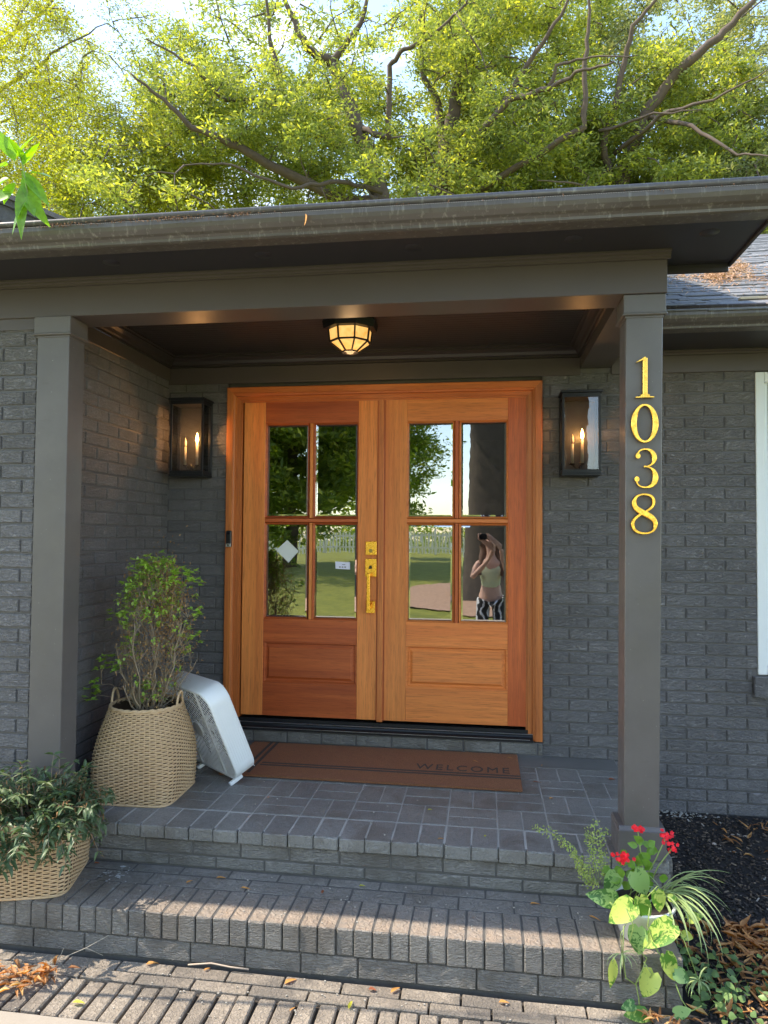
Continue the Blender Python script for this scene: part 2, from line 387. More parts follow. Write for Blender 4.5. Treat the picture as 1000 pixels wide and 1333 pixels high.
def lay(parent, me, p, rot=(0,0,0)):
    o = bpy.data.objects.new('brick', me); COL.objects.link(o); o.parent = parent
    o.location = Vector(p)-Vector(wloc(parent)); o.rotation_euler = rot; return o
def join_rest(parent, items, name, mat):
    if not items: return
    mb = MB()
    for me, p, rot in items:
        m4 = Matrix.Translation(p) @ Vector((0,0,0)).to_track_quat('X','Z').to_matrix().to_4x4() if False else Matrix.Translation(p) @ __import__('mathutils').Euler(rot).to_matrix().to_4x4()
        mb.add([m4 @ v.co for v in me.vertices], [tuple(pp.vertices) for pp in me.polygons])
    mb.build(name, mat, parent, kind='stuff')
def brick_wall(label, name, u0, u1, ztop, zbot, tw, rot, phase, mat, vis, holes=(), J=.0085, L=.2235, body=None):
    """u runs along the wall, tw(u, z) gives the world point on the mortar face; vis(u, z) says whether the photo shows the brick"""
    root = thing(name, tw(u0, zbot), label, 'wall')
    items = []
    k = 0; z = ztop
    while z > zbot-.001:
        zc = z-P/2; ph = phase + (L/2 if k % 2 else 0)
        a = math.floor((u0-ph)/L)*L+ph
        while a < u1:
            x0, x1 = max(a+J/2, u0), min(a+L-J/2, u1)
            segs = [(x0, x1)]
            for (h0, h1, hz0, hz1) in holes:
                if hz0 < zc < hz1:
                    ns = []
                    for s0, s1 in segs:
                        if s1 <= h0 or s0 >= h1: ns.append((s0, s1)); continue
                        if s0 < h0: ns.append((s0, h0))
                        if s1 > h1: ns.append((h1, s1))
                    segs = ns
            for s0, s1 in segs:
                if s1-s0 < .02: continue
                ln = round(s1-s0, 2) if abs(s1-s0-(L-J)) > .004 else L-J
                ln = min(ln, s1-s0)
                me = brick_mesh(ln, P-.0108, .0075, mat, rnd.randrange(5) if ln == L-J else 0)
                items.append((me, Vector(tw((s0+s1)/2, zc)) , rot, (s0+s1)/2, zc))
            a += L
        z -= P; k += 1
    seen = [i for i in items if vis(i[3], i[4])]; rest = [i for i in items if not vis(i[3], i[4])]
    if len(seen) > 300: rest += seen[300:]; seen = seen[:300]
    for me, p, r, a, b in seen:
        lay(root, me, p + Vector((0, 0, rnd.uniform(-.0006, .0006))), (r[0], r[1], r[2]+rnd.uniform(-.004, .004)))
    join_rest(root, [i[:3] for i in rest], 'brick_courses', mat)
    return root

# entry wall (behind the porch and on past the column)
DX0, DX1, DTOP = -1.018, .995, 2.284
WX0, WX1, WZT, WSILL = 2.222, 3.4, 2.304, .535
er = brick_wall('dark painted brick wall around the wooden double door and out to the white window', 'entry_wall',
    -1.43, 4.6, 2.259+P, -.42, lambda u, z: (u, 0, z), (0,0,0), 1.712+.2235/2-.2235*20, M_wallbrick,
    lambda u, z: (u < -1.0 and z > 0) or (1.0 < u < 1.36 and z > 0) or (1.36 < u < 2.33 and z > -.31),
    holes=((DX0-.002, DX1+.002, 0.085, 3), (WX0-.002, WX1+.002, WSILL-.01, WZT), (WX0-.03, WX1+.03, .40, WSILL)))
mw = MB()
mw.box(-1.6, DX0, 0, .22, -.45, 2.42); mw.box(DX1, WX0, 0, .22, -.45, 2.42); mw.box(DX0, DX1, .0, .22, -.45, .088); mw.box(DX0, DX1, .03, .22, DTOP+.002, 2.42)
mw.box(WX0, WX1, .0, .22, -.45, WSILL-.002); mw.box(WX1, 4.7, 0, .22, -.45, 2.42); mw.box(WX0, WX1, .0, .22, WZT+.002, 2.42)
mw.build('mortar', M_mortar, er)
# return wall on the left of the porch
lr = brick_wall('dark painted brick side wall of the porch left of the door', 'porch_side_wall',
    -1.2, 0.0, 2.29+P, -.05, lambda u, z: (-1.43, u, z), (0,0,PI/2), -1.2+.11, M_wallbrick, lambda u, z: z > -.02)
MB().box(-1.62, -1.43, -1.2, -.0, -.45, 2.42).build('mortar', M_mortar, lr)
# front wall left of the post
fr = brick_wall('grey painted brick wall at the far left beyond the square post', 'front_wall',
    -4.6, -1.476, 2.29+P, -.42, lambda u, z: (u, -1.312, z), (0,0,0), -1.476-.2235*30+.05, M_wallbrick, lambda u, z: u > -1.95)
MB().box(-4.6, -1.476, -1.312, -1.1, -.45, 2.42).build('mortar', M_mortar, fr)

# porch floor --------------------------------------------------------
PX0, PX1, PE = -1.43, 1.42, -1.315
pf = thing('brick_porch', (0, -.65, 0), 'grey painted brick porch floor in front of the wooden double door', 'porch')
MB().box(-1.48, PX1-.004, -1.290, 0.0, -.052, -.0022).build('mortar', M_floormortar, pf)
MB().box(-1.48, PX1-.004, -1.3005, 0.0, -.45, -.0525).build('mortar', M_stepmortar, pf)
MB().box(-1.43, PX1-.01, -.215, -.001, -.0035, .0015).build('mortar_patch', m_plain('smooth_patch', (.155, .15, .143), .5, var=.3, scale=6, bump=.4, bscale=70), pf)
def flat_brick(x0, x1, y0, y1, z, mat, parent, h=.055, items=None, tilt=.0015):
    """brick lying with its face up"""
    l, wd = x1-x0, y1-y0
    key = ('f', round(l, 3), round(wd, 3), mat.name, h)
    if key not in _bc:
        m = MB(); m.box(-l/2, l/2, -wd/2, wd/2, -h, 0, .0025); _bc[key] = m.mesh('brick', mat)
    o = lay(parent, _bc[key], ((x0+x1)/2, (y0+y1)/2, z+rnd.uniform(-.0008, .0008)), (rnd.uniform(-tilt, tilt)*3, rnd.uniform(-tilt, tilt)*3, rnd.uniform(-.004, .004)))
    return o
G = .231; J = .0052
gx = [1.17-G*k for k in range(12)]
# front header row, returning down over the edge
x = 1.17+2*G/2; k = 0
while x > -1.42:
    ln = G/2-J*.75
    m = brick_mesh_key = ('hd',)
    if ('hd', k % 4) not in _bc:
        mm = MB(); mm.box(-ln/2, ln/2, -.105, .105-J/2, -.056, 0, .0035 if k % 4 else .006); _bc['hd', k % 4] = mm.mesh('brick', M_floorbrick)
    o = lay(pf, _bc['hd', k % 4], (x-G/4, PE+.105-rnd.uniform(0, .005), rnd.uniform(-.0015, .0005)), (rnd.uniform(-.006, .006), 0, rnd.uniform(-.012, .012)))
    x -= G/2; k += 1
ry = [-1.105, -.885, -.655, -.425, -.20]
for r in range(4):
    y0, y1 = ry[r], ry[r+1]
    for c in range(-2, 12):
        X1 = 1.17-G*c; X0 = X1-G
        vert = (r+c) % 2 == 1   # column index: .939..1.17 is c=0 -> horizontal in row 0
        X0c, X1c = max(X0, -1.42), min(X1, PX1-.012)
        if X1c-X0c < .04: continue
        if not vert:
            ym = (y0+y1)/2
            flat_brick(X0c+J/2, X1c-J/2, y0+J/2, ym-J/2, 0, M_floorbrick, pf); flat_brick(X0c+J/2, X1c-J/2, ym+J/2, y1-J/2, 0, M_floorbrick, pf)
        else:
            xm = (X0+X1)/2
            for a, b in ((X0, xm), (xm, X1)):
                a2, b2 = max(a, -1.42), min(b, PX1-.012)
                if b2-a2 > .03: flat_brick(a2+J/2, b2-J/2, y0+J/2, y1-J/2, 0, M_floorbrick, pf)
# riser courses below the header row
def course(parent, xa, xb, yf, z0, z1, L, phase, mat, end=None, prd=.004, Jv=.008):
    a = math.floor((xa-phase)/L)*L+phase
    while a < xb:
        s0, s1 = max(a+Jv/2, xa), min(a+L-Jv/2, xb)
        if s1-s0 > .02: lay(parent, brick_mesh(s1-s0, z1-z0-.007, prd, mat, rnd.randrange(4)), ((s0+s1)/2, yf, (z0+z1)/2), (rnd.uniform(-.01, .01), rnd.uniform(-.004, .004), rnd.uniform(-.01, .01)))
        a += L
course(pf, -1.43, PX1-.012, -1.300, -.124, -.058, .2265, .245, M_stepbrick)
course(pf, -1.43, PX1-.012, -1.300, -.178, -.126, .2265, .13, M_stepbrick)
# right-hand end of the porch
for k, (z0, z1) in enumerate(((-.062, 0), (-.122, -.064), (-.18, -.124), (-.24, -.184), (-.30, -.244))):
    a = -1.30 + (0.1 if k % 2 else 0)
    while a < -.05:
        b = min(a+.2, -.01); lay(pf, brick_mesh(round(b-a, 2)-.008, z1-z0-.004, .004, M_stepbrick, k), (PX1-.006, (a+b)/2, (z0+z1)/2), (0,0,PI/2)); a += .208
# sill course under the door
course(pf, -1.016, .994, -.022, .012, .083, .222, .30, M_stepbrick, Jv=.01)
MB().box(-1.018, .995, -.0185, -.0005, .0015, .084).build('mortar', M_mortar, pf)

# lower step ---------------------------------------------------------
ls = thing('brick_step', (0, -1.5, GZ), 'long painted brick step below the porch edge', 'step')
SX0, SX1, SE = -2.6, 1.356, -1.69
MB().box(SX0, SX1-.006, -1.678, -1.298, -.45, -.183).build('mortar', M_stepmortar, ls)
x = SX1; k = 0; RW = .0707
rest = []
while x > SX0+.05:
    for key_ in (('rl', k % 5),):
        if key_ not in _bc:
            r = random.Random(k); mm = MB(); mm.box(-RW/2+.0019, RW/2-.0019, -.105, .105, -.102, 0, .0035+r.uniform(-.001, .0025)); _bc[key_] = mm.mesh('brick', M_stepbrick)
    lay(ls, _bc['rl', k % 5], (x-RW/2, SE+.105+rnd.uniform(-.002, .003), -.18+rnd.uniform(-.0015, .001)), (rnd.uniform(-.008, .008), rnd.uniform(-.01, .01), rnd.uniform(-.01, .01)))
    x -= RW; k += 1
# stretchers behind the rowlock on the tread
a = -2.5
for row, (y0, y1) in enumerate(((-1.478, -1.378), (-1.374, -1.305))):
    x = SX0 + row*.11
    while x < 1.33:
        if x > -1.6: flat_brick(x+.003, min(x+.2245, SX1-.008)-.003, y0+.003, y1-.002, -.1815, M_stepbrick, ls)
        x += .2245
course(ls, -2.2, SX1-.004, -1.680, -.366, -.286, .2245, .62, M_stepbrick, prd=.006, Jv=.005)
for k, (z0, z1) in enumerate(((-.284, -.186), (-.366, -.288))):
    for a in (-1.67, -1.485): lay(ls, brick_mesh(.178, z1-z0-.004, .004, M_stepbrick, 2), (SX1-.006, a+.09, (z0+z1)/2), (0,0,PI/2))

# brick paving in front of the step -----------------------------------
pv = thing('brick_edging', (0, -1.87, GZ), 'weathered unpainted brick edging between the step and the path', 'paving')
for row, (y0, y1, off) in enumerate(((-1.764, -1.70, .05), (-1.826, -1.768, .16))):
    x = -1.72 + off
    while x < 1.32:
        b = min(x+.222, 1.38)
        flat_brick(x+.003, b-.003, y0+.002, y1-.002, GZ+rnd.uniform(-.004, .001), M_pavbrick, pv, tilt=.005); x += .2235
x = -1.75; k = 0
while x < 1.36:
    wd = .0735 if k % 3 else .080
    gap = rnd.choice((.002, .003, .007)) if x < .1 else .003
    key_ = ('pv', k % 4)
    if key_ not in _bc:
        mm = MB(); mm.box(-.032, .032, -.1, .1, -.06, 0, .005); _bc[key_] = mm.mesh('brick', M_pavbrick)
    lay(pv, _bc[key_], (x+wd/2, -1.932+rnd.uniform(-.004, .004), GZ+rnd.uniform(-.006, .003)), (rnd.uniform(-.01, .01), rnd.uniform(-.02, .02), rnd.uniform(-.03, .03)))
    x += wd*.93 + gap; k += 1

# posts --------------------------------------------------------------
def post(name, label, xt0, xt1, xb0, xb1, y0, y1, base):
    root = thing(name, ((xb0+xb1)/2, (y0+y1)/2, 0 if base else -.18), label, 'post', 'square posts holding the porch beam')
    zb = .125 if base else -.18
    m = MB(); v = []
    for z, (a, b) in ((zb, (xb0, xb1)), (2.267, (xt0, xt1))):
        c = .003
        v += [(a+c, y0, z), (b-c, y0, z), (b, y0+c, z), (b, y1, z), (a, y1, z), (a, y0+c, z)]
    m.add(v, [tuple(range(6))[::-1], tuple(range(6, 12))] + [(i, (i+1) % 6, 6+(i+1) % 6, 6+i) for i in range(6)]); m.build('shaft', M_trim, root)
    m = MB(); e = .011
    m.box(xt0-e, xt1+e, y0-e, y1+e, 2.275, 2.3535, .002); m.box(xt0-e-.005, xt1+e+.005, y0-e-.005, y1+e+.005, 2.265, 2.2755, .003); m.box(xt0-.004, xt1+.004, y0-.004, y1+.004, 2.256, 2.2652, .001)
    m.build('capital', M_trim, root)
    if base:
        m = MB(); m.box(xb0-.026, xb1+.024, y0-.018, y1+.02, -.0005, .118, .003)
        m.prof([(y0-.018, .1182), (y1+.02, .1182), (y1+.003, .132), (y0-.003, .132)], xb0-.022, xb1+.02); m.build('base', M_trim, root)
        for k in range(4): pass
    return root
post('porch_post', 'grey square post at the porch corner carrying the gold house numbers', 1.238, 1.388, 1.222, 1.362, -1.314, -1.175, True)
post('porch_post', 'grey square post at the left end of the porch against the brick wall', -1.466, -1.303, -1.466, -1.303, -1.332, -1.204, False)

# porch roof ---------------------------------------------------------
pr = thing('porch_roof', (0, -.8, 2.36), 'low porch roof with dark eave, bronze gutter and grey beam over the posts', 'porch_roof')  # the roof over the porch, with its beam, gutter and ceiling
BX0, BX1 = -5.0, 1.402
m = MB(); m.box(BX0, BX1, -1.335, -1.15, 2.3545, 2.496, .002); m.box(1.222, BX1-.001, -1.15, -.001, 2.3545, 2.496); m.box(-5, -1.47, -1.325, -1.1, 2.30, 2.3544)
m.build('beam', M_trimshade, pr)
m = MB()
m.prof([(-1.335, 2.495), (-1.345, 2.495), (-1.345, 2.505), (-1.353, 2.509), (-1.353, 2.517), (-1.364, 2.521), (-1.364, 2.5295), (-1.335, 2.5295)], BX0, BX1+.012); m.build('beam_moulding', M_trimshade, pr)
m = MB(); m.box(BX0, 1.70, -1.612, -1.33, 2.530, 2.545); m.box(1.402, 1.70, -1.33, -1.165, 2.530, 2.545); m.build('soffit', M_soffit, pr)
m = MB(); m.box(BX0, 1.712, -1.628, -1.612, 2.525, 2.62, .002); m.box(1.70, 1.714, -1.612, -1.150, 2.518, 2.63, .002); m.box(1.402, 1.70, -1.165, -1.150, 2.494, 2.62, .002); m.build('fascia', M_soffit, pr)
for cx in (-1.0, -.3, .35, 1.0, 1.52):
    a = MB(); a.lathe([(0, 2.5275), (.036, 2.5278), (.038, 2.5299)], cx, -1.50, 20); a.build('soffit_vent', M_soffit, pr)
# gutter: K profile with a perforated guard and a rolled lip above
m = MB()
Y = -1.629
m.prof([(Y, 2.515), (Y-.068, 2.515), (Y-.078, 2.520), (Y-.080, 2.530), (Y-.088, 2.538), (Y-.100, 2.545), (Y-.114, 2.560), (Y-.120, 2.575), (Y-.120, 2.592), (Y-.113, 2.592), (Y-.113, 2.577), (Y-.010, 2.577), (Y, 2.58)], BX0, 1.73); m.build('gutter', M_gutter, pr)
t = NT('gutter_guard'); q = t.pos((1,1,1)); wv = t.n('ShaderNodeTexWave', {'Vector': q, 'Scale': 36.0}, bands_direction='X').outputs['Fac']
M_guard = t.fin(t.mix(t.ramp(wv, (.35, 0.0), (.6, 1.0)), (.05, .045, .045), (.22, .205, .185)), .45, .3, .5, t.bump(wv, .8, .002))
m = MB(); m.add([(BX0, Y-.121, 2.5925), (1.73, Y-.121, 2.5925), (1.73, Y-.100, 2.604), (BX0, Y-.100, 2.604), (BX0, Y-.121, 2.5905), (1.73, Y-.121, 2.5905), (1.73, Y-.100, 2.602), (BX0, Y-.100, 2.602)], [(0,1,2,3),(7,6,5,4),(0,4,5,1),(1,5,6,2),(3,7,4,0)]); m.build('gutter_guard', M_guard, pr)
m = MB(); m.prof([(Y-.100+.0135*math.cos(a), 2.6165+.0135*math.sin(a)) for a in [2*PI*k/14 for k in range(14)]], BX0, 1.728, smooth=True); m.build('rolled_lip', M_gutter, pr)
m = MB()
m.add([(BX0-1.5, -1.722, 2.632), (1.735, -1.722, 2.632), (1.735, .9, 3.45), (BX0-1.5, .9, 3.45), (BX0-1.5, -1.722, 2.618), (1.735, -1.722, 2.618), (1.735, .9, 3.42), (BX0-1.5, .9, 3.42)], [(0,1,2,3),(7,6,5,4),(0,4,5,1),(1,5,6,2),(2,6,7,3),(3,7,4,0)])
m.build('shingle_deck', M_shingle, pr)
# ceiling of beaded boards
m = MB(); y = -1.15
while y < -.001:
    e = min(y+.0405, -.0005); m.box(-1.43, 1.222, y+.003, e, 2.492, 2.5); m.box(-1.43, 1.222, y, y+.003, 2.4955, 2.5); y += .0405
m.build('ceiling_boards', M_ceil, pr)
def crown_pts(s): return [(0, 2.42), (s*.012, 2.42), (s*.012, 2.432), (s*.022, 2.438), (s*.030, 2.455), (s*.048, 2.468), (s*.056, 2.470), (s*.056, 2.480), (s*.066, 2.484), (s*.066, 2.4915), (0, 2.4915)]
m = MB(); m.prof([(a-.018, z) for a, z in crown_pts(-1)], -1.43, 1.222); m.prof([(a-1.1495, z) for a, z in crown_pts(1)], -1.43, 1.222)
m.prof([(a-1.412, z) for a, z in crown_pts(1)], -1.149, -.018, 'y'); m.prof([(a+1.2215, z) for a, z in crown_pts(-1)], -1.149, -.018, 'y'); m.build('crown_moulding', M_ceil, pr)
m = MB(); m.box(-1.43, 1.2215, -.018, -.0005, 2.3105, 2.4195, .002); m.box(-1.4295, -1.412, -1.149, -.0185, 2.335, 2.4195, .002); m.build('frieze_board', M_trimshade, pr)

# main roof and eave on the right --------------------------------------
mr = thing('main_roof', (3, 1, 2.5), 'grey shingle roof right of the porch with littered leaves and a bronze gutter', 'roof')
m = MB(); m.box(1.404, 7, -.022, -.0005, 2.3105, 2.415, .002); m.build('frieze_board', M_trimshade, mr)
m = MB(); m.prof([(-.0005, 2.4155), (-.03, 2.4155), (-.034, 2.424), (-.05, 2.430), (-.05, 2.4385), (-.0005, 2.4385)], 1.404, 7); m.build('moulding', M_trimshade, mr)
MB().box(1.404, 7, -.418, -.0005, 2.439, 2.45).build('soffit', M_soffit, mr)
MB().box(1.404, 7, -.432, -.418, 2.432, 2.55).build('fascia', M_soffit, mr)
m = MB(); Y2 = -.433
m.prof([(Y2, 2.432), (Y2-.068, 2.432), (Y2-.078, 2.436), (Y2-.080, 2.446), (Y2-.088, 2.454), (Y2-.100, 2.462), (Y2-.114, 2.478), (Y2-.120, 2.494), (Y2-.120, 2.512), (Y2-.113, 2.512), (Y2-.113, 2.497), (Y2, 2.499)], 1.404, 7)
m.prof([(Y2-.105+.013*math.cos(a), 2.536+.013*math.sin(a)) for a in [2*PI*k/12 for k in range(12)]], 1.404, 7, smooth=True)
m.prof([(Y2-.119, 2.5125), (Y2-.119, 2.5265), (Y2-.10, 2.5265), (Y2-.10, 2.5125)], 1.404, 7); m.build('gutter', M_gutter, mr)
RS = .5; RA = math.atan(RS)
m = MB(); m.add([(1.404, -.47, 2.54), (9, -.47, 2.54), (9, 4.0, 4.775), (1.404, 4.0, 4.775), (1.404, -.47, 2.50), (9, -.47, 2.50), (9, 4.0, 4.70), (1.404, 4, 4.70)], [(0,1,2,3),(7,6,5,4),(0,4,5,1),(1,5,6,2),(2,6,7,3),(3,7,4,0)]); m.build('deck', M_shingle, mr)
M_sh = [m_plain('shingle_%s' % n_, c, .9, var=.45, scale=40, bump=.9, bscale=350) for n_, c in (('slate', (.17, .175, .185)), ('pale', (.32, .315, .31)), ('dark', (.075, .075, .082)))]
shm = []
for ln in (.16, .22, .29):
    for mat_ in M_sh:
        q = MB(); q.box(-ln/2, ln/2, -.07, .07, 0, .009, .002); shm.append((ln, q.mesh('shingle', mat_)))
cnt = 0; restsh = MB(); Rm = Matrix.Rotation(RA, 4, 'X')
for r in range(84):
    s = -.03+ r*.054; x = 1.41 + rnd.uniform(0, .1)
    y = -.47 + s*math.cos(RA); z = 2.545 + s*math.sin(RA)
    while x < 4.6:
        ln, me = rnd.choice(shm); px = (x-.643)/(y+4.381)
        vis = (cnt < 300) and .36 < px < .72 and r < 58
        loc = Vector((x+ln/2, y, z+rnd.choice((0, .004, .009)))); rz = rnd.uniform(-.01, .01)
        if vis:
            o = bpy.data.objects.new('shingle', me); COL.objects.link(o); o.parent = mr; o.location = loc-Vector(wloc(mr)); o.rotation_euler = (RA-.05, 0, rz); cnt += 1
        else:
            m4 = Matrix.Translation(loc) @ Matrix.Rotation(RA-.05, 4, 'X')
            restsh.add([m4 @ v.co for v in me.vertices], [tuple(p.vertices) for p in me.polygons])
        x += ln + .004
restsh.build('shingle_courses', M_sh[0], mr, kind='stuff')
# left wing roof seen over the gutter
lw = thing('left_roof', (-5, 2, 2.6), 'dark gabled roof end rising behind the gutter at the far left', 'roof')
m = MB()
for k, (e0, e1) in enumerate(((0, .05), (.055, .12), (.125, .30))):
    m.add([(-9, 2.0+.05*k, 2.43-e1+4.5), (-2.9, 2.0+.05*k, 4.21-e1), (-2.9, 2.0+.05*k, 4.21-e0), (-9, 2.0+.05*k, 2.43-e0+4.5), (-9, 5, 2.43-e1+4.5), (-2.9, 5, 4.21-e1), (-2.9, 5, 4.21-e0), (-9, 5, 2.43-e0+4.5)], [(0,1,2,3),(7,6,5,4),(3,2,6,7),(0,4,5,1),(1,5,6,2),(3,7,4,0)])
m.build('rake_board', M_shingle, lw)
MB().add([(-9, 2.15, 2.6), (-2.9, 2.15, 2.6), (-2.9, 2.15, 3.95), (-9, 2.15, 6.6), (-9, 2.4, 2.6), (-2.9, 2.4, 2.6), (-2.9, 2.4, 3.95), (-9, 2.4, 6.6)], [(0,1,2,3),(7,6,5,4),(0,4,5,1),(1,5,6,2),(2,6,7,3),(3,7,4,0)]).build('gable', M_soffit, lw)
# room behind the door (dark hall)
m = MB(); m.box(-2.2, 3.6, .221, 5, .05, .1); m.build('interior_floor', M_darkwood, kind='structure')
m = MB(); m.box(-2.2, -2.1, .221, 5, .1, 2.6); m.box(1.7, 1.8, .221, 5, .1, 2.6); m.box(-2.2, 1.8, 5, 5.1, .1, 2.6); m.build('interior_wall', M_dark, kind='structure')
MB().box(-2.2, 4.7, .0, 5.1, 2.6, 2.65).build('interior_ceiling', M_dark, kind='structure')
MB().box(4.6, 4.7, .221, 5.1, -.45, 2.6).build('end_wall', M_dark, kind='structure')

# door ---------------------------------------------------------------
dd = thing('double_door', (0, 0, .09), 'orange mahogany double door with eight glass panes and a gold pull handle', 'door')
frm = MB().box(DX0, DX1, .10, .14, .09, .0905).build('door_frame', M_wc, dd)
def sub(name, mb, mat, parent): return mb.build(name, mat, parent)
for s, (xo, xi) in enumerate(((-1.018, -.964), (.995, .941))):
    m = MB()
    sg = 1 if s == 0 else -1
    # stepped casing profile seen in plan, swept upwards
    pts = [(xo, -.020), (xo+sg*.004, -.024), (xi-sg*.012, -.024), (xi-sg*.008, -.016), (xi, -.013), (xi+sg*.004, .006), (xi+sg*.030, .006), (xi+sg*.030, .016), (xi+sg*.043, .016), (xi+sg*.043, .12), (xo, .12)]
    zt = lambda x: 2.284-abs(x-xo)
    v = [(a, b, .092) for a, b in pts] + [(a, b, zt(a)) for a, b in pts]; nn_ = len(pts)
    f = [(i, (i+1) % nn_, nn_+(i+1) % nn_, nn_+i) for i in range(nn_)]; m.add(v, f+[tuple(range(nn_))[::-1], tuple(range(nn_, 2*nn_))]); sub('jamb', m, M_wc, frm)
m = MB(); pts = [(-.020, 0), (-.024, -.004), (-.024, -.042), (-.016, -.046), (-.013, -.054), (.006, -.058), (.006, -.084), (.016, -.084), (.016, -.0965), (.12, -.0965), (.12, 0)]
v = [(DX0-dz+.0006, y_, DTOP+dz) for y_, dz in pts] + [(DX1+dz-.0006, y_, DTOP+dz) for y_, dz in pts]; nn_ = len(pts)
m.add(v, [(i, (i+1) % nn_, nn_+(i+1) % nn_, nn_+i) for i in range(nn_)] + [tuple(range(nn_))[::-1], tuple(range(nn_, 2*nn_))]); sub('head', m, M_wcx, frm)
m = MB(); m.prof([(-.035, .088), (-.035, .100), (-.01, .112), (.0, .128), (.10, .128), (.10, .088)], -.962, .939); m.box(-.962, .939, .012, .10, .1285, .150); MB.build(m, 'threshold', M_black, dd)
m = MB(); m.box(-.962, .939, -.012, .0, .128, .131, .001); m.box(-.93, .92, -.034, -.030, .1005, .103); m.build('metal_strip', m_plain('aluminium', (.5, .52, .55), .35, metal=.9), dd)
YF = .020
def leaf(x0, x1, la, lb, ma, mb_, hand, tones):
    root = MB().box(x0, x1, .05, .058, .17, .19).build('door_leaf', M_wlx, dd)
    def board(name, a, b, z0, z1, mat, dy=0, c=.0015): return sub(name, MB().box(a, b, YF+dy, .062, z0, z1, c), mat, root)
    board('stile', x0, la, .167, 2.19, tones[0]); board('stile', lb, x1, .167, 2.19, tones[1])
    board('rail', la+.0005, lb-.0005, 2.050, 2.19, tones[2], .0006); board('rail', la+.0005, lb-.0005, .642, .786, tones[3], .0006); board('rail', la+.0005, lb-.0005, .167, .374, tones[4], .0006)
    # raised panel inside its moulding
    m = MB(); px0, px1, pz0, pz1 = la, lb, .374, .642
    for d0, d1, y0_, y1_ in ((0, .010, YF+.004, YF+.004), (.010, .018, YF+.004, YF+.016), (.018, .026, YF+.016, YF+.016), (.026, .042, YF+.016, YF+.005)):
        q0 = [(px0+d0, y0_, pz0+d0), (px1-d0, y0_, pz0+d0), (px1-d0, y0_, pz1-d0), (px0+d0, y0_, pz1-d0)]
        q1 = [(px0+d1, y1_, pz0+d1), (px1-d1, y1_, pz0+d1), (px1-d1, y1_, pz1-d1), (px0+d1, y1_, pz1-d1)]
        m.add(q0+q1, [(i, (i+1) % 4, 4+(i+1) % 4, 4+i) for i in range(4)])
    d = .042; m.box(px0+d-.0001, px1-d+.0001, YF+.005, .05, pz0+d-.0001, pz1-d+.0001); sub('panel', m, tones[5], root)
    zmid = 1.421; mw_ = .014
    lites = [(la, ma), (mb_, lb)]
    # muntins with a small bead
    m = MB()
    m.prof([(YF+.004, zmid-.010), (YF+.004, zmid+.010), (YF+.016, zmid+.0165), (.058, zmid+.0165), (.058, zmid-.0165), (YF+.016, zmid-.0165)], la+.0005, lb-.0005); sub('muntin', m, tones[4], root)
    for z0, z1 in ((.786, zmid-.0165), (zmid+.0165, 2.05)):
        m = MB(); n_ = [(ma, YF+.016), (ma+.006, YF+.005), (mb_-.006, YF+.005), (mb_, YF+.016), (mb_, .058), (ma, .058)]
        m.add([(a, b, z0+.0005) for a, b in n_] + [(a, b, z1-.0005) for a, b in n_], [(i, (i+1) % 6, 6+(i+1) % 6, 6+i) for i in range(6)]); sub('muntin', m, tones[1], root)
    for (a, b) in lites:
        for z0, z1 in ((.786, zmid-.0165), (zmid+.0165, 2.05)):
            # glazing bead round the pane
            m = MB(); e = .010
            q0 = [(a, YF+.003, z0), (b, YF+.003, z0), (b, YF+.003, z1), (a, YF+.003, z1)]; q1 = [(a+e, YF+.017, z0+e), (b-e, YF+.017, z0+e), (b-e, YF+.017, z1-e), (a+e, YF+.017, z1-e)]
            q2 = [(x, .045, z) for x, _, z in q1]
            m.add(q0+q1+q2, [(i, (i+1) % 4, 4+(i+1) % 4, 4+i) for i in range(4)] + [(4+i, 4+(i+1) % 4, 8+(i+1) % 4, 8+i) for i in range(4)]); sub('glazing_bead', m, tones[3], root)
            # bevelled pane, each set at its own very slight angle
            ax, az = rnd.uniform(-.0012, .0012), rnd.uniform(-.0012, .0012)
            a2, b2, c2, d2 = a+e-.002, b-e+.002, z0+e-.002, z1-e+.002; gy = YF+.026; w_ = .014
            yy = lambda x, z, o: gy+o+ax*(x-a2)/.3*1.0+az*(z-c2)/.6
            o0 = [(a2, c2), (b2, c2), (b2, d2), (a2, d2)]; o1 = [(a2+w_, c2+w_), (b2-w_, c2+w_), (b2-w_, d2-w_), (a2+w_, d2-w_)]
            p_ = MB().add([(x, yy(x, z, 0), z) for x, z in o1], [(0,1,2,3)]); sub('glass_pane', p_, M_glass, root)
            p_ = MB().add([(x, yy(x, z, .0022), z) for x, z in o0] + [(x, yy(x, z, 0), z) for x, z in o1], [(i, (i+1) % 4, 4+(i+1) % 4, 4+i) for i in range(4)]); sub('pane_bevel', p_, M_bevel, root)
    return root
lf = leaf(-.912, -.0225, -.768, -.152, -.475, -.445, 0, (M_wl, M_wl, M_wrx, M_wrx, M_wrx, M_wrx))
rt = leaf(.0165, .923, .160, .790, .458, .490, 1, (M_wl, M_wr, M_wlx, M_wlx, M_wlx, M_wlx))
MB().box(-.0215, .0155, .004, .018, .16, 2.19, .003).build('astragal', M_wc, dd)
MB().box(-.030, .024, .019, .06, .168, 2.188).build('meeting_edge', M_wr, dd)
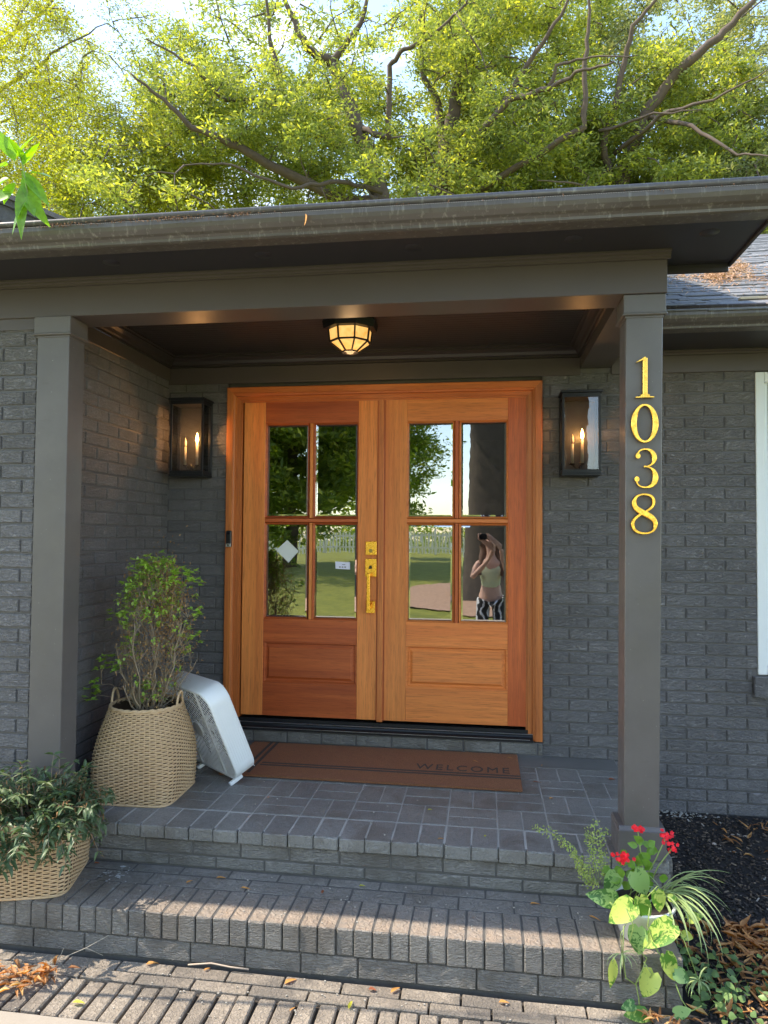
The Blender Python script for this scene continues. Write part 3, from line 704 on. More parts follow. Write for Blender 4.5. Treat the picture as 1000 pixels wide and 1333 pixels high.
# gold hardware
m = MB(); m.box(-.098, -.028, -.002, YF-.0005, 1.203, 1.289, .002); db = sub('deadbolt', m, M_gold, lf)
a = MB()
def disc(m, cx, cz, r, y0, y1, n=20):
    v = [(cx+r*math.cos(2*PI*k/n), y, cz+r*math.sin(2*PI*k/n)) for y in (y1, y0) for k in range(n)]
    m.add(v, [(k, (k+1) % n, n+(k+1) % n, n+k) for k in range(n)] + [tuple(range(n, 2*n))]); return m
disc(a, -.064, 1.231, .012, -.007, -.0025); a.box(-.0655, -.0625, -.0078, -.0072, 1.224, 1.238); sub('keyhole', a, m_plain('dull_brass', (.35, .24, .08), .4, metal=.9), lf)
m = MB(); m.box(-.099, -.028, -.004, YF-.0005, 1.066, 1.180, .002); m.box(-.091, -.036, -.004, YF-.0005, .838, .914, .002)
m.box(-.078, -.057, -.075, -.055, .862, 1.092, .003); m.box(-.077, -.058, -.0555, -.0035, 1.070, 1.089, .002); m.box(-.077, -.058, -.0555, -.0035, .866, .885, .002); sub('pull_handle', m, M_gold, lf)
m = MB(); disc(m, -.064, 1.128, .0095, -.0065, -.0043); m.prof([(-.007, 1.119), (-.018, 1.117), (-.019, 1.123), (-.0066, 1.126)], -.074, -.054); sub('thumb_latch', m, M_black, lf)
# doorbell camera on the left casing
bell = thing('video_doorbell', (-.986, -.024, 1.24), 'small black and silver video doorbell on the left door casing', 'doorbell')
m = MB(); m.box(-1.004, -.968, -.047, -.0245, 1.245, 1.352, .006); m.build('body', M_black, bell)
m = MB(); m.box(-1.0025, -.9695, -.0485, -.0472, 1.247, 1.268, .0005); m.build('silver_plate', m_plain('silver', (.6, .6, .62), .3, metal=.9), bell)
m = MB(); disc(m, -.986, 1.334, .009, -.0495, -.0472); m.build('lens', m_plain('lens_glass', (.01, .01, .015), .08), bell)
m = MB(); disc(m, -.986, 1.2575, .008, -.0498, -.0486); m.build('button', m_plain('button_rim', (.35, .35, .36), .25, metal=.9), bell)
# papers stuck to the glass
M_paper = m_plain('paper', (.72, .75, .74), .7, var=.04)
m = MB(); m.add([(-.62, .0385, 1.293), (-.693, .0385, 1.227), (-.609, .0385, 1.147), (-.543, .0385, 1.222), (-.62, .0395, 1.293), (-.693, .0395, 1.227), (-.609, .0395, 1.147), (-.543, .0395, 1.222)], [(0,1,2,3),(7,6,5,4),(0,4,5,1),(1,5,6,2),(2,6,7,3),(3,7,4,0)])
m.build('paper_square', M_paper, label='pale square of paper stuck cornerwise inside the lower far left pane', cat='paper')
n_ = thing('note', (-.25, .0385, 1.13), 'small white note stuck to the pane beside the gold handle', 'note')
MB().add([(-.300, .0385, 1.158), (-.298, .0385, 1.112), (-.203, .0385, 1.108), (-.205, .0385, 1.154), (-.300, .0395, 1.158), (-.298, .0395, 1.112), (-.203, .0395, 1.108), (-.205, .0395, 1.154)], [(0,1,2,3),(7,6,5,4),(0,4,5,1),(1,5,6,2),(2,6,7,3),(3,7,4,0)]).build('sheet', m_plain('note_paper', (.72, .72, .9), .7), n_)
m = MB()
for i in range(3): m.box(-.275+i*.017, -.264+i*.017, .0378, .0384, 1.120, 1.126)
m.box(-.255, -.235, .0378, .0384, 1.137, 1.140); m.build('writing', M_black, n_)

# window on the right ---------------------------------------------------
wn = thing('window', (2.8, 0, .53), 'white framed window cut off at the right edge of the brick wall', 'window')
m = MB()
for a, b, c, d in ((WX0, WX0+.05, WSILL, WZT), (WX1-.05, WX1, WSILL, WZT)): m.box(a, b, -.012, .05, c, d, .003)
m.box(WX0+.0505, WX1-.0505, -.012, .05, WZT-.06, WZT, .003); m.box(WX0+.0505, WX1-.0505, -.012, .05, WSILL, WSILL+.05, .003)
m.build('frame', M_whitepaint, wn)
m = MB(); m.box(WX0+.052, WX0+.075, .012, .05, WSILL+.05, WZT-.06, .003); m.box(WX0+.082, WX0+.13, .02, .05, WSILL+.05, WZT-.06, .003); m.box(WX0+.13, WX1-.06, .02, .05, 1.38, 1.43, .003); m.box(WX0+.13, WX1-.06, .02, .05, WSILL+.05, WSILL+.12, .003); m.build('sash', M_whitepaint, wn)
MB().box(WX0+.1305, WX1-.06, .036, .04, WSILL+.12, WZT-.06).build('glass_pane', M_glass, wn)
x = WX0-.03
while x < WX1:
    lay(wn, brick_mesh(.095, .118, .035, M_wallbrick, 1), (x+.05, 0, .466)); x += .104
# wall lanterns --------------------------------------------------------
M_flame = m_emit('flame', (1, .50, .13), 22)
M_candle = m_plain('candle_sleeve', (.30, .27, .22), .5)
def lantern(x0, x1, z0, z1, label, lit_x, unlit, watts):
    root = thing('wall_lantern', ((x0+x1)/2, 0, z0), label, 'lantern', 'wall lanterns beside the door')
    D = -.16; b = .013; Yb = -.009
    MB().box(x0-.004, x1+.004, Yb-.010, Yb, z0+.004, z1-.004, .002).build('back_plate', M_black, root)
    m = MB().box(x0+.006, x1-.006, Yb-.0125, Yb-.0105, z0+.02, z1-.02); m.build('mirror', m_plain('lantern_mirror', (.035, .034, .033), .45, metal=0, var=.3, scale=30, bump=.15, bscale=30), root)
    m = MB(); m.box(x0-.010, x1+.010, D-.010, Yb-.0005, z1-.004, z1+.010, .002); m.box(x0, x1, D, Yb-.010, z1-.030, z1-.0045, .001); m.build('cap', M_black, root)
    m = MB(); m.box(x0-.004, x1+.004, D-.004, Yb-.0005, z0-.010, z0+.004, .002); m.box(x0, x1, D, Yb-.013, z0+.0045, z0+.026, .001); m.build('bottom_frame', M_black, root)
    m = MB()
    for a in (x0, x1-b): m.box(a, a+b, D, D+b, z0+.0265, z1-.0305, .001)
    for a in (x0, x1-b): m.box(a, a+b, Yb-.024, Yb-.0128, z0+.0265, z1-.0305, .001)
    m.build('corner_posts', M_black, root)
    MB().box(x0+b, x1-b, D+.004, D+.0065, z0+.027, z1-.031).build('glass_pane', M_lglass, root)
    for a in (x0+.004, x1-.0065): MB().box(a, a+.0025, D+b, Yb-.025, z0+.027, z1-.031).build('glass_pane', M_lglass, root)
    yc = -.085
    for cx, h, on in [(lit_x, .215, True)] + [(u, .185, False) for u in unlit]:
        m = MB(); m.tube([(cx, yc, z0+.07), (cx, yc, z0+h)], .0085, 12); m.build('candle', M_candle, root)
        m = MB(); m.lathe([(.0, z0+h), (.006, z0+h+.002), (.0095, z0+h+.016), (.0075, z0+h+.034), (.003, z0+h+.052), (0, z0+h+.062)], cx, yc, 12)
        m.build('flame_bulb', M_flame if on else m_plain('unlit_bulb', (.55, .42, .3), .1), root)
        m = MB(); m.lathe([(.009, z0+.058), (.017, z0+.062), (.017, z0+.068), (.0, z0+.07)], cx, yc, 12); m.tube([(cx, yc, z0+.06), ((cx+(x0+x1)/2)/2, yc, z0+.036), ((x0+x1)/2, yc, z0+.05)], .004, 6); m.build('candle_arm', M_black, root)
    m = MB(); m.tube([((x0+x1)/2, yc, z0+.004), ((x0+x1)/2, yc, z0+.075)], .006, 8); m.build('stem', M_black, root)
    ld = bpy.data.lights.new('lantern_light', 'POINT'); ld.energy = watts; ld.color = (1, .48, .18); ld.shadow_soft_size = .012
    lo = bpy.data.objects.new('lantern_light', ld); COL.objects.link(lo); lo.parent = root; lo.location = Vector((lit_x, yc-.018, z0+.245))-Vector(wloc(root))
lantern(-1.342, -1.120, 1.705, 2.185, 'black wall lantern left of the door with one lit candle bulb and one unlit', -1.190, (-1.27,), .7)
lantern(1.098, 1.318, 1.697, 2.180, 'black wall lantern between the door and the post with its candle bulb lit', 1.222, (1.165,), .35)

# ceiling light ----------------------------------------------------------
cl = thing('ceiling_light', (-.08, -.66, 2.49), 'eight sided flush ceiling light with lit amber glass panels', 'ceiling light')
def oct_(m, r0, z0, r1, z1, n=8, ph=PI/8): 
    v = [(-.08+r*math.cos(ph+2*PI*k/n), -.66+r*math.sin(ph+2*PI*k/n), z) for r, z in ((r0, z0), (r1, z1)) for k in range(n)]
    m.add(v, [(k, (k+1) % n, n+(k+1) % n, n+k) for k in range(n)]); return m
m = MB(); oct_(m, .150, 2.492, .155, 2.480); oct_(m, .155, 2.480, .148, 2.440); oct_(m, .148, 2.440, .120, 2.436); m.build('canopy', M_black, cl)
t = NT('amber_glass'); q = t.pos(); c_ = t.ramp(t.noise(q, 22, 4, .6, .8), (.3, (.95, .36, .06)), (.7, (1, .68, .24)))
t.b.inputs['Emission Strength'].default_value = .24; t.l(c_, t.b.inputs['Emission Color']); M_amber = t.fin((.5, .3, .12), .3)
seg = [(.118, 2.437), (.110, 2.372), (.040, 2.322)]
for k in range(8):
    a0, a1 = PI/8+2*PI*k/8, PI/8+2*PI*(k+1)/8
    for (r0, z0), (r1, z1) in zip(seg, seg[1:]):
        m = MB(); m.add([(-.08+r*math.cos(a), -.66+r*math.sin(a), z) for r, z, a in ((r0, z0, a0), (r0, z0, a1), (r1, z1, a1), (r1, z1, a0))], [(0,1,2,3)]); m.build('glass_panel', M_amber, cl)
m = MB()
for k in range(8):
    a = PI/8+2*PI*k/8; a1 = PI/8+2*PI*(k+1)/8; pp = [(-.08+r*1.02*math.cos(a), -.66+r*1.02*math.sin(a), z-.001) for r, z in seg]
    m.bar(pp[0], pp[1], .008); m.bar(pp[1], pp[2], .008)
    for r, z in seg[1:]: m.bar((-.08+r*1.02*math.cos(a), -.66+r*1.02*math.sin(a), z), (-.08+r*1.02*math.cos(a1), -.66+r*1.02*math.sin(a1), z), .009)
m.lathe([(.0, 2.31), (.02, 2.312), (.042, 2.322)], -.08, -.66, 8); m.build('cage', M_black, cl)
ld = bpy.data.lights.new('ceiling_bulb', 'POINT'); ld.energy = .4; ld.color = (1, .62, .3); ld.shadow_soft_size = .05
lo = bpy.data.objects.new('ceiling_bulb', ld); COL.objects.link(lo); lo.parent = cl; lo.location = (0, 0, -.21)

# house numbers ------------------------------------------------------------
def ribbon(m, pts, wid, y0, y1, dy=0):
    """flat stroke in the x-z plane with the given widths, between depths y0 and y1"""
    n = len(pts); v = []
    for i, (x, z) in enumerate(pts):
        a, b = pts[max(i-1, 0)], pts[min(i+1, n-1)]; tx, tz = b[0]-a[0], b[1]-a[1]; l = math.hypot(tx, tz) or 1
        nx_, nz_ = -tz/l*wid[i]/2, tx/l*wid[i]/2; o = dy*i/n; ch = .25
        v += [(x+nx_, y1, z+nz_), (x+nx_, y0+.002+o, z+nz_), (x+nx_*(1-ch), y0+o, z+nz_*(1-ch)), (x-nx_*(1-ch), y0+o, z-nz_*(1-ch)), (x-nx_, y0+.002+o, z-nz_), (x-nx_, y1, z-nz_)]
    f = [(i*6+k, i*6+(k+1) % 6, (i+1)*6+(k+1) % 6, (i+1)*6+k) for i in range(n-1) for k in range(6)]
    m.add(v, f+[tuple(range(6))[::-1], tuple((n-1)*6+k for k in range(6))])
def bez(P_, n=14):
    out_ = []
    for k in range(0, len(P_)-1, 3):
        a, b, c, d = P_[k:k+4]
        for i in range(n):
            t_ = i/n; u = 1-t_
            out_.append(tuple(u**3*a[q]+3*u*u*t_*b[q]+3*u*t_*t_*c[q]+t_**3*d[q] for q in (0, 1)))
    out_.append(P_[-1]); return out_
def digit(ch, x0, x1, z1, z0, label):
    root = thing('house_number', ((x0+x1)/2, -1.315, z0), label, 'house number', 'gold house numbers on the post')
    W_, H_ = x1-x0, z1-z0; T = lambda p: [(x0+a*W_, z0+b*H_) for a, b in p]
    m = MB(); Y0, Y1 = -1.3345, -1.3225
    def rb(p, wf, dy=.0003, o=0): q = T(p); n = len(q)-1; ribbon(m, q, [wf(i/n)*W_ for i in range(n+1)], Y0+o, Y1, dy)
    if ch == '1':
        rb([(.56, .02), (.565, .5), (.575, .98)], lambda t: .27); rb([(.06, .88), (.25, .915), (.42, .95), (.60, .99)], lambda t: .04+.13*t, .0003, -.0004)
        rb([(.0, .022), (.5, .028), (1.08, .022)], lambda t: .08, 0, -.0008); rb([(.3, .055), (.56, .10), (.82, .055)], lambda t: .14, 0, .0005)
    elif ch == '0':
        n = 48; p = [(.5+.415*math.cos(2*PI*i/n), .5+.455*math.sin(2*PI*i/n)) for i in range(n+1)]
        q = T(p); ribbon(m, q, [(.085+.125*abs(math.cos(2*PI*i/n))**1.4)*W_ for i in range(n+1)], Y0, Y1)
    elif ch == '3':
        top = bez([(.16, .76), (.12, .90), (.28, .965), (.46, .965), (.74, .965), (.86, .85), (.86, .75), (.86, .62), (.70, .545), (.42, .535)])
        rb(top, lambda t: .07+.13*max(0, math.sin(PI*min(1, max(0, (t-.36)/.5))))+ (.06 if t < .1 else 0))
        bot = bez([(.42, .545), (.74, .54), (.90, .43), (.90, .29), (.90, .12), (.72, .035), (.46, .035), (.26, .035), (.08, .10), (.10, .25)])
        rb(bot, lambda t: .07+.15*max(0, math.sin(PI*min(1, max(0, (t-.10)/.55)))), .0003, -.0005)
        for cx, cz in ((.17, .80), (.12, .235)):
            q = T([(cx, cz)])[0]; nn = 16; r = .10*W_
            v = [(q[0]+r*math.cos(2*PI*k/nn), y, q[1]+r*1.15*math.sin(2*PI*k/nn)) for y in (Y1, Y0-.0009) for k in range(nn)]
            m.add(v, [(k, (k+1) % nn, nn+(k+1) % nn, nn+k) for k in range(nn)] + [tuple(range(nn, 2*nn))])
    else:
        s1 = bez([(.50, .965), (.22, .965), (.12, .86), (.12, .77), (.12, .62), (.34, .57), (.52, .51), (.74, .44), (.92, .38), (.92, .24), (.92, .10), (.74, .035), (.50, .035)])
        rb(s1, lambda t: .075+.15*max(0, math.sin(PI*min(1, max(0, (t-.08)/.8)))))
        s2 = bez([(.50, .035), (.24, .035), (.06, .11), (.06, .25), (.06, .38), (.26, .45), (.48, .53), (.68, .60), (.86, .66), (.86, .79), (.86, .90), (.72, .965), (.50, .965)])
        rb(s2, lambda t: .075+.055*max(0, math.sin(2*PI*t))+.04*max(0, -math.sin(2*PI*t)), .0003, -.0006)
    m.build('numeral', M_gold, root)
    m = MB()
    for fx, fz in ((.5, .94), (.5, .05)):
        q = T([(fx, fz)])[0]; m.tube([(q[0], -1.3224, q[1]), (q[0], -1.3142, q[1])], .003, 6)
    m.build('stud', M_black, root)
digit('1', 1.272, 1.341, 2.084, 1.911, 'gold numeral 1 at the top of the grey post')
digit('0', 1.256, 1.361, 1.890, 1.720, 'gold numeral 0 on the grey post under the 1')
digit('3', 1.264, 1.360, 1.702, 1.530, 'gold numeral 3 on the grey post above the 8')
digit('8', 1.252, 1.358, 1.513, 1.338, 'gold numeral 8 lowest of the numbers on the grey post')

# doormat ------------------------------------------------------------------
t = NT('coir'); q = t.pos(); nn = t.noise(q, 230, 5, .8); big = t.noise(q, 9, 6, .7)
c_ = t.mix(t.ramp(nn, (.3, 0.0), (.7, 1.0)), (.06, .020, .010), (.46, .19, .085)); c_ = t.mix(t.ramp(big, (.35, .0), (.7, .45)), c_, (.22, .08, .045))
M_coir = t.fin(c_, .95, normal=t.bump(nn, 1, .004)); M_coirblk = m_plain('black_coir', (.06, .045, .038), .95, var=.5, scale=300, bump=1, bscale=420)
mat_ = thing('doormat', (.02, -.33, 0), 'brown coir doormat printed WELCOME below the wooden door', 'doormat')
m = MB(); m.box(-.80, .845, -.635, -.032, .0025, .014, .003); m.build('coir_pad', M_coir, mat_)
V_ = []; F_ = []
for i in range(9000):
    if i % 3 == 0: x, y = rnd.uniform(-.80, .845), rnd.choice((-.636, -.637, -.034))
    else: x, y = rnd.uniform(-.80, .845), rnd.uniform(-.635, -.035)
    a = rnd.uniform(0, 2*PI); l = rnd.uniform(.004, .010); dx, dy = math.cos(a)*l, math.sin(a)*l
    k = len(V_); V_ += [(x-.0006, y, .012), (x+.0006, y, .012), (x+dx, y+dy, .0135+rnd.uniform(.001, .005))]; F_.append((k, k+1, k+2))
MB().add(V_, F_).build('fibres', M_coir, mat_, kind='stuff')
m = MB()
for y in (-.425, -.462): m.box(-.62, .8445, y-.009, y+.009, .0135, .0152)
for x in (-.682, -.645): m.box(x-.009, x+.009, -.6, -.034, .0136, .0153)
m.build('stripes', M_coirblk, mat_)
cu = bpy.data.curves.new('welcome', 'FONT'); cu.body = 'WELCOME'; cu.size = .128; cu.space_character = 1.28; cu.extrude = .0009; cu.align_x = 'LEFT'
to = bpy.data.objects.new('welcome', cu); COL.objects.link(to)
bpy.context.view_layer.update()
me = bpy.data.meshes.new_from_object(to.evaluated_get(bpy.context.evaluated_depsgraph_get())); wd_ = max(v.co.x for v in me.vertices); bpy.data.objects.remove(to)
me.materials.clear(); me.materials.append(M_coirblk)
for v in me.vertices: v.co.x *= .525/wd_; v.co.z += .0146; v.co.x += .262-.02; v.co.y += -.388+.33
link('lettering', me, mat_)

# box fan ------------------------------------------------------------------
th = math.radians(23.5); e_ = Vector((-.779, .627, 0)); n_h = Vector((.627, .779, 0))
up_ = math.cos(th)*Vector((0,0,1)) - math.sin(th)*n_h; T_ = up_.cross(e_)      # T points out of the grille
FO = Vector((-.625, -.785, .020))
FM = Matrix((e_, -up_.cross(e_)*-1, up_)).transposed().to_4x4()
FM = Matrix((( e_.x, T_.x, up_.x, 0), (e_.y, T_.y, up_.y, 0), (e_.z, T_.z, up_.z, 0), (0,0,0,1))); FM.translation = FO
fan = thing('box_fan', tuple(FO), 'white plastic box fan tipped against the wicker basket by the door', 'fan')
def fb(mb, name, mat, **k): mb.v = [tuple(FM @ Vector(p)) for p in mb.v]; return mb.build(name, mat, fan, **k)
SZ, TH, CR = .53, .125, .085
def rr(e, r, n=8):
    """rounded square outline inset by e"""
    o = []
    for cx, cz, a0 in ((SZ-r-e, SZ-r-e, 0), (r+e, SZ-r-e, PI/2), (r+e, r+e, PI), (SZ-r-e, r+e, 1.5*PI)):
        for k in range(n+1): a = a0+PI/2*k/n; o.append((cx+r*math.cos(a), cz+r*math.sin(a)))
    return o
m = MB(); loops = [(0.018, CR-.018, -.004), (.010, CR-.010, 0), (.003, CR-.003, -.002), (0, CR, -.008), (0, CR, -TH+.008), (.003, CR-.003, -TH+.002), (.010, CR-.01, -TH), (.018, CR-.018, -TH+.004)]
rings = [[(x, y, z) for x, z in rr(e, r)] for e, r, y in loops]; nn = len(rings[0])
v = [p for rg in rings for p in rg]; m.add(v, [(i*nn+k, i*nn+(k+1) % nn, (i+1)*nn+(k+1) % nn, (i+1)*nn+k) for i in range(len(rings)) for k in range(nn) if i < len(rings)-1] , True)
m.add([p for rg in (rings[0], rings[-1]) for p in rg], [(k, (k+1) % nn, nn+(k+1) % nn, nn+k) for k in range(nn)], True); fb(m, 'housing', M_white)
m = MB()
for i in range(9):   # moulded ribs on the visible side
    y0 = -.012-i*.0125
    m.box(-.0012, .0005, y0-.0022, y0+.0022, CR+.01, SZ-CR-.01)
fb(m, 'side_ribs', M_white)
def grille(y, name):
    m = MB(); c = SZ/2; hw = c-.016; st = .0205
    def clip(p, d):
        t0, t1 = -9, 9
        for a in (0, 1):
            if abs(d[a]) < 1e-9:
                if abs(p[a]) > hw: return None
                continue
            q0, q1 = (-hw-p[a])/d[a], (hw-p[a])/d[a]
            if q0 > q1: q0, q1 = q1, q0
            t0, t1 = max(t0, q0), min(t1, q1)
        return (t0, t1) if t1 > t0+.01 else None
    for sg in (1, -1):
        d = (math.cos(.62), sg*math.sin(.62)); nr = (-d[1], d[0])
        for k in range(-24, 25):
            p = (nr[0]*k*st, nr[1]*k*st); q = clip(p, d)
            if not q: continue
            a = (c+p[0]+d[0]*q[0], y, c+p[1]+d[1]*q[0]); b = (c+p[0]+d[0]*q[1], y, c+p[1]+d[1]*q[1]); m.bar(a, b, .0026, .003, (0,1,0))
    for k in range(2):
        r = .06+.13*k
        if r < hw: m.tube([(c+r*math.cos(2*PI*i/32), y+.001, c+r*math.sin(2*PI*i/32)) for i in range(33)], .0022, 4, smooth=False)
    for x in (c-.13, c+.13): m.box(x-.006, x+.006, y-.004, y+.004, .018, SZ-.018)
    disc(m, c, c, .045, y+.004, y-.004); fb(m, name, M_white)
grille(-.006, 'front_grille'); grille(-TH+.006, 'back_grille')
m = MB(); c = SZ/2
for k in range(5):
    a0 = 2*PI*k/5; v = []
    for i in range(5):
        a = a0+i*.22
        for r in (.05, .225): v.append((c+r*math.cos(a), -.045-.011*i, c+r*math.sin(a)))
    m.add(v, [(i*2, i*2+1, i*2+3, i*2+2) for i in range(4)], True)
fb(m, 'fan_blades', m_plain('grey_blades', (.10, .10, .11), .4)); m = MB(); m.tube([(c, -.04, c), (c, -.115, c)], .05, 16); fb(m, 'motor', M_white)
for fx in (.05, .40):
    m = MB(); m.box(fx, fx+.02, -.05, .030, -.016, .004, .003); fb(m, 'foot', M_white)

# wicker baskets ---------------------------------------------------------------
t = NT('wicker'); q = t.pos(); c_ = t.mix(t.noise(q, 55, 4, .7), (.40, .25, .13), (.72, .51, .31)); c_ = t.mix(t.ramp(t.noise(q, 5, 3), (.4, .0), (.7, .35)), c_, (.48, .31, .165))
M_wick = t.fin(c_, .6, normal=t.bump(t.noise(q, 500, 2), .4, .001)); M_soil = m_plain('potting_soil', (.025, .018, .014), .95, var=.6, scale=90, bump=1, bscale=200)
def basket(cx, cy, z0, H, hb, hm, ht, sqb, rot, label, handles, rows=52, stakes=56):
    root = thing('wicker_basket', (cx, cy, z0), label, 'basket', 'wicker plant baskets')
    def sec(t, a):
        """outline radius at height t: rounded square below turning to round at the rim"""
        r = hb + (hm-hb)*math.sin(min(1, t/.45)*PI/2) if t < .45 else hm + (ht-hm)*((t-.45)/.55)**1.7
        n = 2 + sqb*(1-t)**1.3
        k = (abs(math.cos(a))**n + abs(math.sin(a))**n)**(-1/n)
        return r*k
    def pt(t, a, off=0):
        r = sec(t, a)+off; return Vector((cx+r*math.cos(a+rot), cy+r*math.sin(a+rot), z0+.004+t*H))
    m = MB(); ns = stakes*4; ring = []
    for j in range(rows):
        for i in range(ns):
            a = 2*PI*i/ns; ph = math.cos(stakes/2*a + (PI if j % 2 else 0)); off = .0042*ph
            jt = .0016*math.sin(i*1.7+j*2.3)+.0014*noise.noise(Vector((i*.13, j*.7, cx*9)))
            for q_, (dt, do) in enumerate(((-.40, -.0018), (0, .0026), (.40, -.0018))):
                ring.append(pt(min(1, max(0, (j+.5+dt)/rows)), a, off+do+jt))
    F = []
    for j in range(rows):
        b = j*ns*3
        for i in range(ns):
            i2 = (i+1) % ns
            for q_ in (0, 1): F.append((b+i*3+q_, b+i2*3+q_, b+i2*3+q_+1, b+i*3+q_+1))
    m.add(ring, F, True); m.build('woven_side', M_wick, root)
    m = MB(); n9 = 60; m.add([pt(t_/12, 2*PI*i/n9, -.0065) for t_ in range(13) for i in range(n9)], [(t_*n9+i, t_*n9+(i+1) % n9, (t_+1)*n9+(i+1) % n9, (t_+1)*n9+i) for t_ in range(12) for i in range(n9)], True); m.build('lining', m_plain('basket_lining', (.09, .055, .03), .9), root)
    m = MB()
    for k in range(stakes):
        a = 2*PI*(k+.5)/stakes*1.0; m.tube([pt(t/8, a, -.0005) for t in range(9)], .0022, 4, smooth=False)
    m.build('stakes', M_wick, root)
    m = MB()
    for tt, rr_ in ((1.0, .0085), (.985, .006)):
        for s_ in range(2 if tt > .99 else 1):
            pts = [pt(tt, 2*PI*i/160, .003*math.cos(14*2*PI*i/160+s_*PI)) + Vector((0, 0, .004*math.sin(14*2*PI*i/160+s_*PI))) for i in range(161)]
            m.tube(pts, rr_*.75, 6, caps=False)
    m.build('rim', M_wick, root)
    m = MB(); m.tube([pt(0, 2*PI*i/120, .002) for i in range(121)], .005, 6, caps=False); m.build('base_cord', M_wick, root)
    m = MB(); n = 40; v = [pt(.86, 2*PI*i/n, -.012) for i in range(n)]; m.add(v + [Vector((cx, cy, v[0].z+.006))], [(i, (i+1) % n, n) for i in range(n)]); m.build('soil', M_soil, root)
    for ha in handles:
        m = MB(); 
        for s_ in range(3):
            pts = []
            for i in range(25):
                u = i/24; a = ha-.20+.40*u; h = math.sin(PI*u)**.5*.085
                p = pt(1.0, a, .003+.002*math.cos(9*u*PI*2+s_*2*PI/3)); p.z += h-.015+.003*math.sin(9*u*PI*2+s_*2*PI/3); pts.append(p)
            m.tube(pts, .0055, 6)
        m.build('handle', M_wick, root)
    return root
basket(-1.082, -.925, 0, .445, .203, .219, .178, 5.0, .03, 'taller wicker basket on the porch holding the sparse shrub', (PI*.98, -.02+2*PI))
basket(-1.315, -1.50, -.18, .29, .195, .208, .198, 5.0, .26, 'lower wicker basket on the brick step at the left edge', (PI, 0), rows=36)
# ------------------------------------------------------------------ planting
M_stem = m_plain('twig_bark', (.30, .23, .16), .8, var=.4, scale=60)
M_gstem = m_plain('green_stem', (.22, .30, .08), .5, var=.2)
M_shl = m_leaf('shrub_leaf', (.24, .40, .07), (.50, .66, .17), .35, .35)
M_dry = m_leaf('dry_leaf', (.26, .15, .07), (.55, .36, .17), .2, .7, tcol=(1, .7, .4))
def hleaf(m, p, nrm, tip, L, Wd, fold=.12, droop=.25, heart=True, seg=9):
    """broad leaf: tip direction, facing nrm"""
    p, nrm, tip = Vector(p), Vector(nrm).normalized(), Vector(tip).normalized()
    sd = tip.cross(nrm).normalized(); nrm = sd.cross(tip).normalized(); vs = []
    for i in range(seg+1):
        t = i/seg; 
        wd = ((math.sin(PI*t**.55)**.72 * (1 if t < .75 else 1)) if heart else math.sin(PI*t**.8)) * Wd/2 if 0 < i < seg else (Wd*.16 if i == 0 and heart else 0.0005)
        off = -droop*L*t*t
        c = p + tip*(L*t) + nrm*off
        bk = -tip*L*.12 if (heart and i <= 1) else Vector((0,0,0))
        vs += [c - sd*wd + nrm*wd*fold*2 + bk, c, c + sd*wd + nrm*wd*fold*2 + bk]
    fs = []
    for i in range(seg): a = i*3; fs += [(a, a+1, a+4, a+3), (a+1, a+2, a+5, a+4)]
    m.add(vs, fs, True)

# shrub in the taller basket
sh = thing('potted_shrub', (-1.035, -.895, .385), 'half bare shrub with bright green tips growing in the taller basket', 'shrub')
rs = random.Random(3); tips = []
base = Vector((-1.07, -.925, .375))
green = [(122,891),(118,905),(131,864),(150,869),(143,862),(153,803),(164,782),(172,790),(176,736),(186,745),(181,760),(212,727),(205,738),(224,739),(236,745),(247,750),(254,757),(254,795),(253,827),(174,831),(166,839),(198,748),(240,760),(160,795),(185,775),(168,765),(192,730),(228,750),(190,890),(208,905)]
tw = MB(); gl = MB(); dl = MB()
stems = []
for k in range(17):
    a = rs.uniform(0, 2*PI); r_ = rs.uniform(.06, .24); hz = rs.uniform(.20, .52) if k else .80
    if not k: r_ = .03
    top = base + Vector((math.cos(a)*r_*1.2+.05*rs.random(), math.sin(a)*r_*.9, hz))
    b0 = base + Vector((math.cos(a)*.03, math.sin(a)*.03, 0))
    pts = [b0]
    for i in range(1, 8):
        t = i/7; q = b0.lerp(top, t) + Vector((math.cos(a), math.sin(a), 0))*.02*math.sin(PI*t) + Vector([rs.uniform(-.014, .014) for _ in range(3)]); pts.append(q)
    tw.tube(pts, [.0048*(1-.85*i/7) + .0008 for i in range(8)], 5); stems.append(pts)
def nearest(p):
    best = None
    for st in stems:
        for i, q in enumerate(st[:-1]):
            d = (q-p).length + (0 if q.z < p.z-.04 else .25)
            if best is None or d < best[0]: best = (d, q)
    return best[1]
def twig(q, p, r=.0022, n=5):
    pts = [q.lerp(p, i/n) + Vector([rs.uniform(-.008, .008) for _ in range(3)])*(0 < i < n) + Vector((0,0,.02*math.sin(PI*i/n))) for i in range(n+1)]
    tw.tube(pts, [r*(1-.7*i/n) for i in range(n+1)], 4); return pts
for px, py in green:
    p = at(px, py, -.90+rs.uniform(-.10, .08)); pts = twig(nearest(p), p, .0028); stems.append(pts)
    for c in range(6):
        cc = p + Vector([rs.uniform(-.034, .034) for _ in range(3)])
        for i in range(10):
            a = rs.uniform(0, 2*PI); d = Vector((math.cos(a), math.sin(a), rs.uniform(-.1, 1))); gl.blade(cc, d, Vector((0,0,1)), rs.uniform(.019, .029), rs.uniform(.015, .020), .5, .1, 3)
